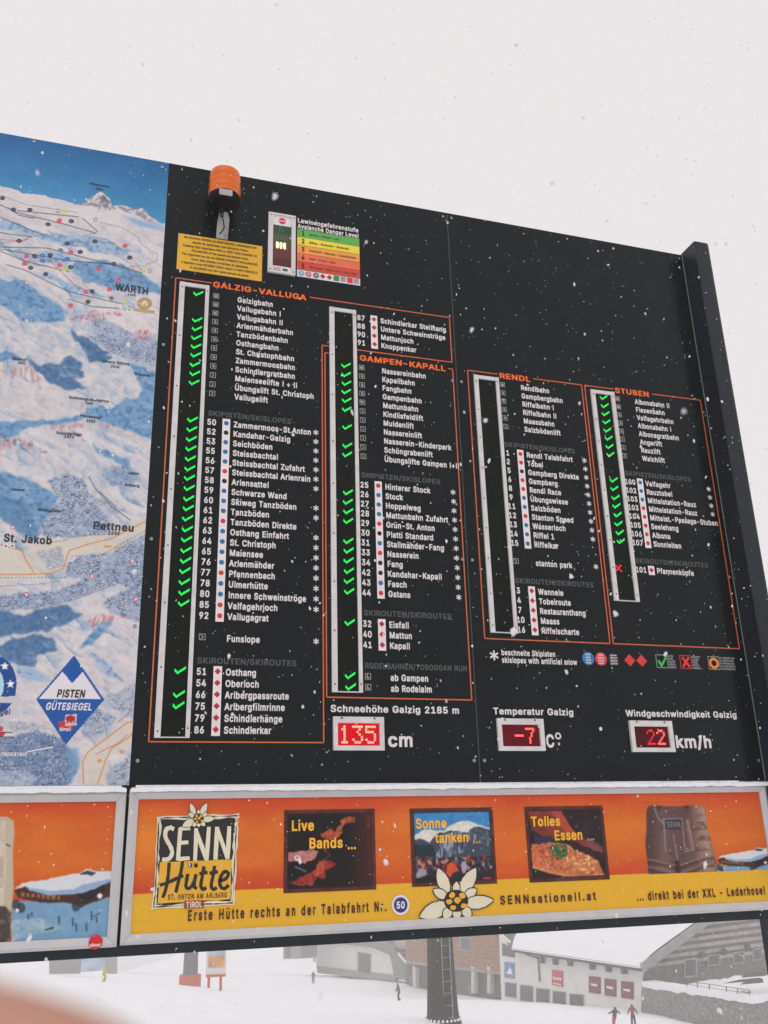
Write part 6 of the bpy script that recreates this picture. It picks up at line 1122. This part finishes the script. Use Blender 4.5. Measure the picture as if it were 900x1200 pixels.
def hose(P):                                              # giant leather trousers in front of the hut
    P.c[:] = grad(P, P.X, P.Y) / 255; hut(P, 841, 1004, .56); n = fbm(P.X / 9 + P.Y / 18, P.Y / 4, 5); n2 = fbm(P.X / 2.4, P.Y / 2.4, 6); n3 = fbm(P.X / 22, P.Y / 3.2, 9)
    body = E5((100, 110), (112, 85), (140, 75), (240, 82), (320, 84), (400, 74), (450, 78), (485, 100), (496, 170), (500, 240), (520, 290), (540, 370), (560, 450), (572, 565), (330, 572), (80, 582), (78, 460), (88, 360), (100, 240))
    P.soft = 2; bx_ = (P.X - 754) / 86; P.poly(body, (104, 78, 72)); P.poly(body, (62, 44, 44), .75, np.clip(1 - np.abs(bx_ - .05) * 4, 0, 1)); P.poly(body, (66, 48, 46), .6, np.clip(.5 - np.abs(bx_ - .5) * 2.4, 0, 1)); P.poly(body, (142, 112, 102), .5, np.clip(.5 - np.abs(bx_ - .27) * 3.4, 0, 1)); P.poly(body, (186, 152, 136), .8, np.clip(1 - np.abs(bx_ - .86 - .0011 * (P.Y - 990)) * 5.5, 0, 1) * np.clip(.5 + n2 * .8, 0, 1)); P.poly(body, (70, 50, 48), .5, np.clip((n - .5) * 4, 0, 1))
    P.warp(1.2, 6, 8)
    P.poly(E5((150, 88), (392, 84), (372, 158), (182, 166)), (92, 66, 66), .7); P.poly(E5((214, 172), (334, 170), (344, 380), (304, 440), (222, 372)), (98, 72, 66), .7, np.clip(.5 + n2 * .6, 0, 1)); P.poly(E5((376, 160), (410, 370), (396, 372), (352, 190)), (140, 108, 94), .7)
    for y, c in ((430, (150, 120, 110)), (446, (48, 36, 36)), (478, (146, 116, 106)), (500, (44, 34, 34)), (528, (136, 106, 98)), (548, (46, 36, 36))):
        P.stroke(E5((92, y), (160, y + 14), (250, y + 34), (310, y + 46)), c, 1.1, .55); P.stroke(E5((322, y + 44), (400, y + 14), (480, y - 14), (545, y - 24)), c, 1.1, .5)
    P.poly(E5((285, 440), (312, 436), (330, 575), (292, 577)), (38, 28, 30), .75); P.poly(E5((225, 172), (325, 168), (328, 232), (228, 236)), (44, 42, 50), .9); P.warp(0, 5); P.soft = 0
    for p in (((212, 168), (226, 385)), ((332, 165), (354, 380)), ((208, 166), (335, 163)), ((368, 172), (392, 270), (412, 370), (356, 380)), ((275, 270), (305, 440)), ((150, 95), (178, 165), (216, 200))): P.stroke(E5(*p), (150, 146, 152), .6, .75)
    for x, y in ((182, 92), (362, 90)): P.ell(*E5((x, y))[0], 2.2, 2, (60, 44, 42))
    P.stroke(E5((470, 200), (495, 225)), (60, 44, 40), .7)
def qpx(E, *p): return E(*p)
picture('picture', E2((85, 92), (765, 82), (775, 690), (78, 715)), band, 'printed picture of a guitar player')
picture('picture', E3((70, 88), (740, 76), (780, 695), (90, 722)), sun_, 'printed picture of a crowd below a snowy mountain')
picture('picture', E4((98, 72), (730, 64), (795, 660), (150, 688)), food, 'printed picture of a dish of food')
u1_ = 3.521
us_, vs_ = [B(x, y, PW + .001) for x, y in E5((60, 60))][0]; P_ = Pic(np.linspace(us_, u1_, 230), np.linspace(us_ * 0 + vs_, 4.1165, 150), PW + .001); hose(P_); photo_finish(P_, .25); P_.build('picture', AR, label='printed picture of giant leather trousers and a snowy hut')
# lettering of the banner
AY = mat('ad_yellow', A(232, 172, 40)); ABR = mat('ad_brown', A(72, 30, 20)); WB = PW + .004
def adtext(t, a, b, cap, m, name='lettering', **k):
    (u, v), (u2, v2) = B(*a, WB), B(*b, WB); mb = MB(); txt(mb, t, u, v, cap, WB, m, fit=u2 - u, **k); return mb.build(name, AR)
adtext('Live', E2((138, 210))[0], E2((314, 210))[0], .052, AY); adtext('Bands', E2((270, 342))[0], E2((530, 345))[0], .052, AY); adtext('...', E2((560, 350))[0], E2((630, 350))[0], .05, AY)
adtext('Sonne', E3((118, 210))[0], E3((374, 212))[0], .052, AY); adtext('tanken', E3((278, 325))[0], E3((552, 328))[0], .050, AY); adtext('...', E3((580, 330))[0], E3((650, 332))[0], .05, mat('ad_pale', A(190, 140, 100)))
adtext('Tolles', E4((155, 192))[0], E4((395, 195))[0], .052, AY); adtext('Essen', E4((342, 305))[0], E4((578, 308))[0], .052, AY); adtext('...', E4((605, 310))[0], E4((670, 312))[0], .05, mat('ad_pale', A(190, 140, 100)))
adtext('SENN', E5((232, 204))[0], E5((322, 200))[0], .033, mat('patch_ink', A(110, 106, 112)), sx=.6)
adtext('Erste Hütte rechts an der Talabfahrt Nr.', (220, 1073), (455, 1061.5), .048, ABR, track=16)
adtext('SENNsationell.at', (586, 1055), (701, 1052), .044, ABR, track=26); adtext('... direkt bei der XXL - Lederhose!', (746, 1050.5), (898, 1044.5), .046, ABR, track=13)
u, v = B(469.5, 1060.5, WB); mb = MB(); mb.disc(u, v, .046, WB, SIGNW, 30); mb.disc(u, v, .035, WB + .0015, mat('ad_blue', A(44, 50, 120)), 30); txt(mb, '50', u, v, .034, WB + .003, SIGNW, align='C', sx=.95); mb.build('number_badge', AR)
# hut logo
def G6(*p): return [B(160 + .15556 * x, 930 + .15556 * y, WB) for x, y in p]
def rough(pts, n, amp, seed):
    r = random.Random(seed); o = []
    for (a, b), (c, d) in zip(pts, pts[1:] + pts[:1]):
        for i in range(n): t = i / n; o.append((a + (c - a) * t + r.uniform(-amp, amp), b + (d - b) * t + r.uniform(-amp, amp)))
    return o
CREAM = mat('logo_cream', A(214, 206, 180), rough=.5); LBK = mat('logo_black', A(32, 30, 30), rough=.5); LYE = mat('logo_yellow', A(220, 166, 44), rough=.5)
mb = MB(); mb.poly(G6(*rough([(160, 172), (775, 152), (765, 260), (735, 838), (110, 872), (130, 700)], 9, 6, 1)), WB - .0015, CREAM); mb.poly(G6(*rough([(168, 182), (764, 162), (752, 270), (726, 826), (124, 858), (142, 700)], 9, 4, 2)), WB - .0008, LBK)
mb.poly(G6(*rough([(172, 188), (758, 170), (746, 280), (722, 818), (132, 850), (150, 700)], 9, 4, 3)), WB, CREAM); mb.poly(G6(*rough([(184, 200), (744, 182), (730, 300), (712, 806), (146, 838), (164, 690)], 10, 9, 4)), WB + .0008, LBK); mb.poly(G6(*rough([(176, 514), (718, 498), (706, 796), (160, 826)], 6, 3, 5)), WB + .0016, LYE)
lo = mb.build('logo', AR, 'black and yellow hut logo with an edelweiss')
def brush(strokes, wd, m, seed, w): 
    mb = MB(); r = random.Random(seed); k_ = 0
    for st in strokes:
        k_ += 1; pts = [np.array(p, float) for p in st]; q = []
        for i in range(len(pts)):
            d = pts[min(i + 1, len(pts) - 1)] - pts[max(i - 1, 0)]; nrm = np.array([-d[1], d[0]]) / (np.linalg.norm(d) + 1e-6); h = wd / 2 * r.uniform(.9, 1.15); q.append((pts[i] + nrm * h, pts[i] - nrm * h))
        for (a, b), (c, d) in zip(q[:-1], q[1:]): mb.face([F(*p, w + k_ * .00012) for p in G6(tuple(a), tuple(c), tuple(d), tuple(b))], m)
    return mb
def cv(p, n=5):                                           # smooth a stroke
    P = [np.array(q, float) for q in p]; P = [2 * P[0] - P[1]] + P + [2 * P[-1] - P[-2]]; o = []
    for i in range(1, len(P) - 2):
        for j in range(n):
            t = j / n; o.append(tuple(.5 * ((2 * P[i]) + (-P[i - 1] + P[i + 1]) * t + (2 * P[i - 1] - 5 * P[i] + 4 * P[i + 1] - P[i + 2]) * t * t + (-P[i - 1] + 3 * P[i] - 3 * P[i + 1] + P[i + 2]) * t ** 3)))
    o.append(tuple(P[-2])); return o
brush([cv([(282, 268), (250, 258), (222, 275), (216, 318), (232, 358), (256, 400), (268, 445), (250, 485), (218, 498), (192, 494)]), [(330, 262), (320, 380), (312, 504)], [(322, 266), (404, 258)], [(318, 372), (390, 366)], [(312, 494), (400, 486)], [(448, 260), (446, 380), (440, 506)], [(446, 272), (488, 390), (528, 500)], [(545, 250), (536, 380), (528, 505)], [(606, 250), (600, 380), (594, 498)], [(606, 262), (648, 380), (686, 492)], [(698, 246), (692, 370), (686, 492)]], 30, CREAM, 6, WB + .0022).build('lettering', lo)
brush([cv([(246, 520), (238, 620), (220, 720), (196, 785)]), cv([(348, 500), (336, 580), (316, 660), (296, 745)]), cv([(176, 690), (240, 668), (300, 640), (352, 616)]), cv([(386, 604), (376, 660), (372, 700), (392, 716), (420, 690), (440, 640), (448, 606)]), cv([(446, 610), (436, 670), (436, 706), (456, 712)]), cv([(508, 548), (496, 620), (484, 690), (500, 722), (524, 706)]), [(472, 604), (534, 592)], cv([(588, 544), (576, 620), (562, 690), (578, 722), (604, 706)]), [(550, 600), (612, 588)], cv([(630, 660), (672, 640), (692, 606), (672, 586), (644, 606), (626, 660), (636, 704), (664, 714), (694, 688)]), [(400, 524), (406, 556)], [(444, 526), (450, 556)]], 25, LBK, 8, WB + .0022).build('lettering', lo)
mb = MB(); (u, v), (u2, _) = G6((236, 776), (686, 766)); txt(mb, 'ST. ANTON AM ARLBERG', u, (v + _) / 2, .024, WB + .003, mat('logo_brown', A(90, 62, 30)), fit=u2 - u, track=10); mb.poly(G6((360, 806), (508, 802), (506, 860), (358, 866)), WB + .0025, mat('logo_red', A(150, 52, 42))); (u, v), (u2, _) = G6((372, 838), (496, 832)); txt(mb, 'TIROL', u, (v + _) / 2, .027, WB + .0035, CREAM, fit=u2 - u); mb.build('lettering', lo)
def edelweiss(T, w, name):
    mb = MB(); PET = [((0, -.02), (-.35, -.60), (-.95, -1.0), .17), ((.05, -.02), (.40, -.60), (.60, -1.0), .17)]
    petals = [(-.30, -.28, -.62, -1.05, .20), (.20, -.26, .68, -1.06, .22), (-.0, -.25, .02, -.62, .12), (-.34, -.12, -.78, -.36, .15), (.32, -.12, .70, -.38, .15), (-.30, .14, -1.25, .52, .26), (.32, .10, 1.28, -.02, .21), (-.20, .26, -.42, .56, .16), (.02, .28, .04, .60, .15), (.24, .26, .52, .50, .16)]
    for i, (x0, y0, x1, y1, wd) in enumerate(petals):
        dx, dy = x1 - x0, y1 - y0; L = math.hypot(dx, dy); nx, ny = -dy / L, dx / L
        for gr, m_, dz in ((.035, LBK, 0), (0, CREAM, .0006)):
            pts = []
            for t, s_ in ((0, .45), (.2, .85), (.45, 1.0), (.7, .8), (.88, .42), (1.0, .05)): pts.append((x0 + dx * t * (1 + gr * .6 / L), y0 + dy * t * (1 + gr * .6 / L), (wd * s_ + gr)))
            ring = [(x + nx * h, y + ny * h) for x, y, h in pts] + [(x - nx * h, y - ny * h) for x, y, h in pts[::-1]]
            mb.poly(T(*ring), w + i * .00025 + dz * .3, m_)
    mb.poly(T(*[(.40 * math.cos(a) * 1.05, .36 * math.sin(a)) for a in np.linspace(0, 6.28, 20)[:-1]]), w + .0032, LBK)
    r = random.Random(4)
    for x, y in ((-.14, -.18), (.2, -.16), (-.24, .03), (.04, .0), (.26, .16), (-.10, .22), (.05, -.02)): mb.poly(T(*[(x + .12 * math.cos(a) * r.uniform(.7, 1.15), y + .10 * math.sin(a) * r.uniform(.7, 1.15)) for a in np.linspace(0, 6.28, 11)[:-1]]), w + .0036 + r.uniform(0, .0003), LYE)
    return mb.build(name, AR if name == 'edelweiss_flower' else lo)
edelweiss(lambda *p: [B(470 + .14444 * (445 + 235 * x), 935 + .14444 * (835 + 250 * y), WB) for x, y in p], WB + .001, 'edelweiss_flower')
edelweiss(lambda *p: G6(*[(465 + 96 * x, 188 + 108 * y) for x, y in p]), WB + .004, 'flower')

# ------------------------------------------------------------------ snow lying on the top edge of the banners
def ledge(u0, u1, seed):
    mb = MB(); r = np.random.default_rng(seed); n = int((u1 - u0) * 90); m_ = 9
    for i in range(n + 1):
        u = u0 + (u1 - u0) * i / n; h = .008 + .015 * float(fbm(np.array(u * 5 + seed), np.array(.3), 3)) + .005 * r.random(); e = min(1, i / 4, (n - i) / 4) ** .5; h *= .35 + .65 * e
        for j in range(m_):
            t = j / (m_ - 1); w = .003 + (BW + .004 + .004 * float(fbm(np.array(u * 22), np.array(seed + .1), 8))) * math.sin(t * math.pi / 2) ** .9; z = h * math.cos(t * math.pi / 2) ** .7 if t < 1 else -.006 - .010 * float(fbm(np.array(u * 16), np.array(2.5 + seed), 6))
            mb.v.append(F(u, 3.6555 - z, w))
    for i in range(n):
        for j in range(m_ - 1): k = i * m_ + j; mb.f.append((k, k + 1, k + m_ + 1, k + m_)); mb.m.append(mb.mi(SNOWN)); mb.sm.append(True)
    return mb
ledge(.004, 3.598, 1).build('settled_snow', kind='stuff'); ledge(-1.83, -.014, 2).build('settled_snow', kind='stuff')

# ------------------------------------------------------------------ falling snow
FLK = mat('snowflake', (.90, .90, .92), rough=.9, spec=.1, var=.02); FLK.node_tree.nodes['Principled BSDF'].inputs['Alpha'].default_value = .72; r = np.random.default_rng(42)
bm = bmesh.new(); bmesh.ops.create_icosphere(bm, subdivisions=1, radius=1); IV = np.array([v.co[:] for v in bm.verts]); IF = [tuple(v.index for v in f.verts) for f in bm.faces]; bm.free()
fv, ff = [], []; cnt = 0
def flake(p, s):
    k = len(fv); V = IV * (1 + r.uniform(-.4, .35, (len(IV), 1))); V = V * np.array([r.uniform(.6, 1.1), r.uniform(.6, 1.1), r.uniform(.8, 1.7)]) * s
    a = r.uniform(-.5, .5); c_, s_ = math.cos(a), math.sin(a); V = np.c_[V[:, 0] * c_ + V[:, 2] * s_, V[:, 1], -V[:, 0] * s_ + V[:, 2] * c_]
    fv.extend((V + p).tolist()); ff.extend(tuple(k + i for i in f) for f in IF)
for i in range(15000):                                     # between the viewer and the board, and around
    p = np.array([r.uniform(-3.5, 5.5), r.uniform(-4.45, -.03), r.uniform(.1, 7.2)]); d = np.linalg.norm(p - CAM)
    if d < .35: continue
    flake(p, float(np.clip(r.lognormal(-6.3, .5), .0009, .0044)))
for i in range(5000):                                     # fine dry flakes
    p = np.array([r.uniform(-2.2, 4.6), r.uniform(-3.6, -.03), r.uniform(.3, 6.6)]); flake(p, float(r.uniform(.0008, .0018)))
for i in range(3500):
    p = np.array([r.uniform(-14, 18), r.uniform(.5, 30), r.uniform(-5, 8)]); flake(p, float(np.clip(r.lognormal(-5.9, .4), .0015, .007)))
me = bpy.data.meshes.new('falling_snow'); me.from_pydata(fv, [], ff); me.materials.append(FLK); me.polygons.foreach_set('use_smooth', [True] * len(ff)); o = bpy.data.objects.new('falling_snow', me); COL.objects.link(o); o['kind'] = 'stuff'

# ------------------------------------------------------------------ the photographer's hand, one fingertip close to the lens
def cs(px, py, d): return CAM + (right * ((px - 450) / FPX) + down * ((py - 600) / FPX) + view) * d
tip, j1, j2, kn = cs(215, 1405, .056), cs(20, 1340, .058), cs(-260, 1262, .066), cs(-640, 1300, .090)
ax = (tip - kn) / np.linalg.norm(tip - kn); dn = down; vw = view
V = [kn + dn * .018 - ax * .055 + vw * .01, kn + dn * .012 - ax * .02, kn, j2, j1, tip]; E = [(0, 1), (1, 2), (2, 3), (3, 4), (4, 5)]; R_ = [.030, .027, .0125, .0098, .0090, .0078]
for i in range(3):                                        # the other fingers, curled round the phone's edge
    k = len(V); b = kn + dn * (.019 * (i + 1)) - ax * .004; L = (.038, .036, .030)[i]
    V += [b, b + ax * L + vw * .004, b + ax * L * 1.25 - vw * -.022, b + ax * L * .75 + vw * .036]; E += [(1, k), (k, k + 1), (k + 1, k + 2), (k + 2, k + 3)]; R_ += [.0105, .0092, .0084, .0074]
k = len(V); b = V[1] - vw * .012 + dn * .01; V += [b - vw * .014 + ax * .012, b - vw * .02 + ax * .042 + dn * .012, b - vw * .012 + ax * .066 + dn * .02]; E += [(1, k), (k, k + 1), (k + 1, k + 2)]; R_ += [.014, .0115, .009]
k = len(V); V += [V[0] - ax * .09 + dn * .02, V[0] - ax * .22 + dn * .05]; E += [(0, k), (k, k + 1)]; R_ += [.026, .032]
hd_ = skinned('hand', V, E, R_, 1, lambda c: 0, None, 2, [mat('finger_skin', (.52, .265, .19), rough=.5, var=.06, scale=60)])
tag(hd_, 'blurred pinkish finger of a bare hand close to the lens at the lower left', 'hand')
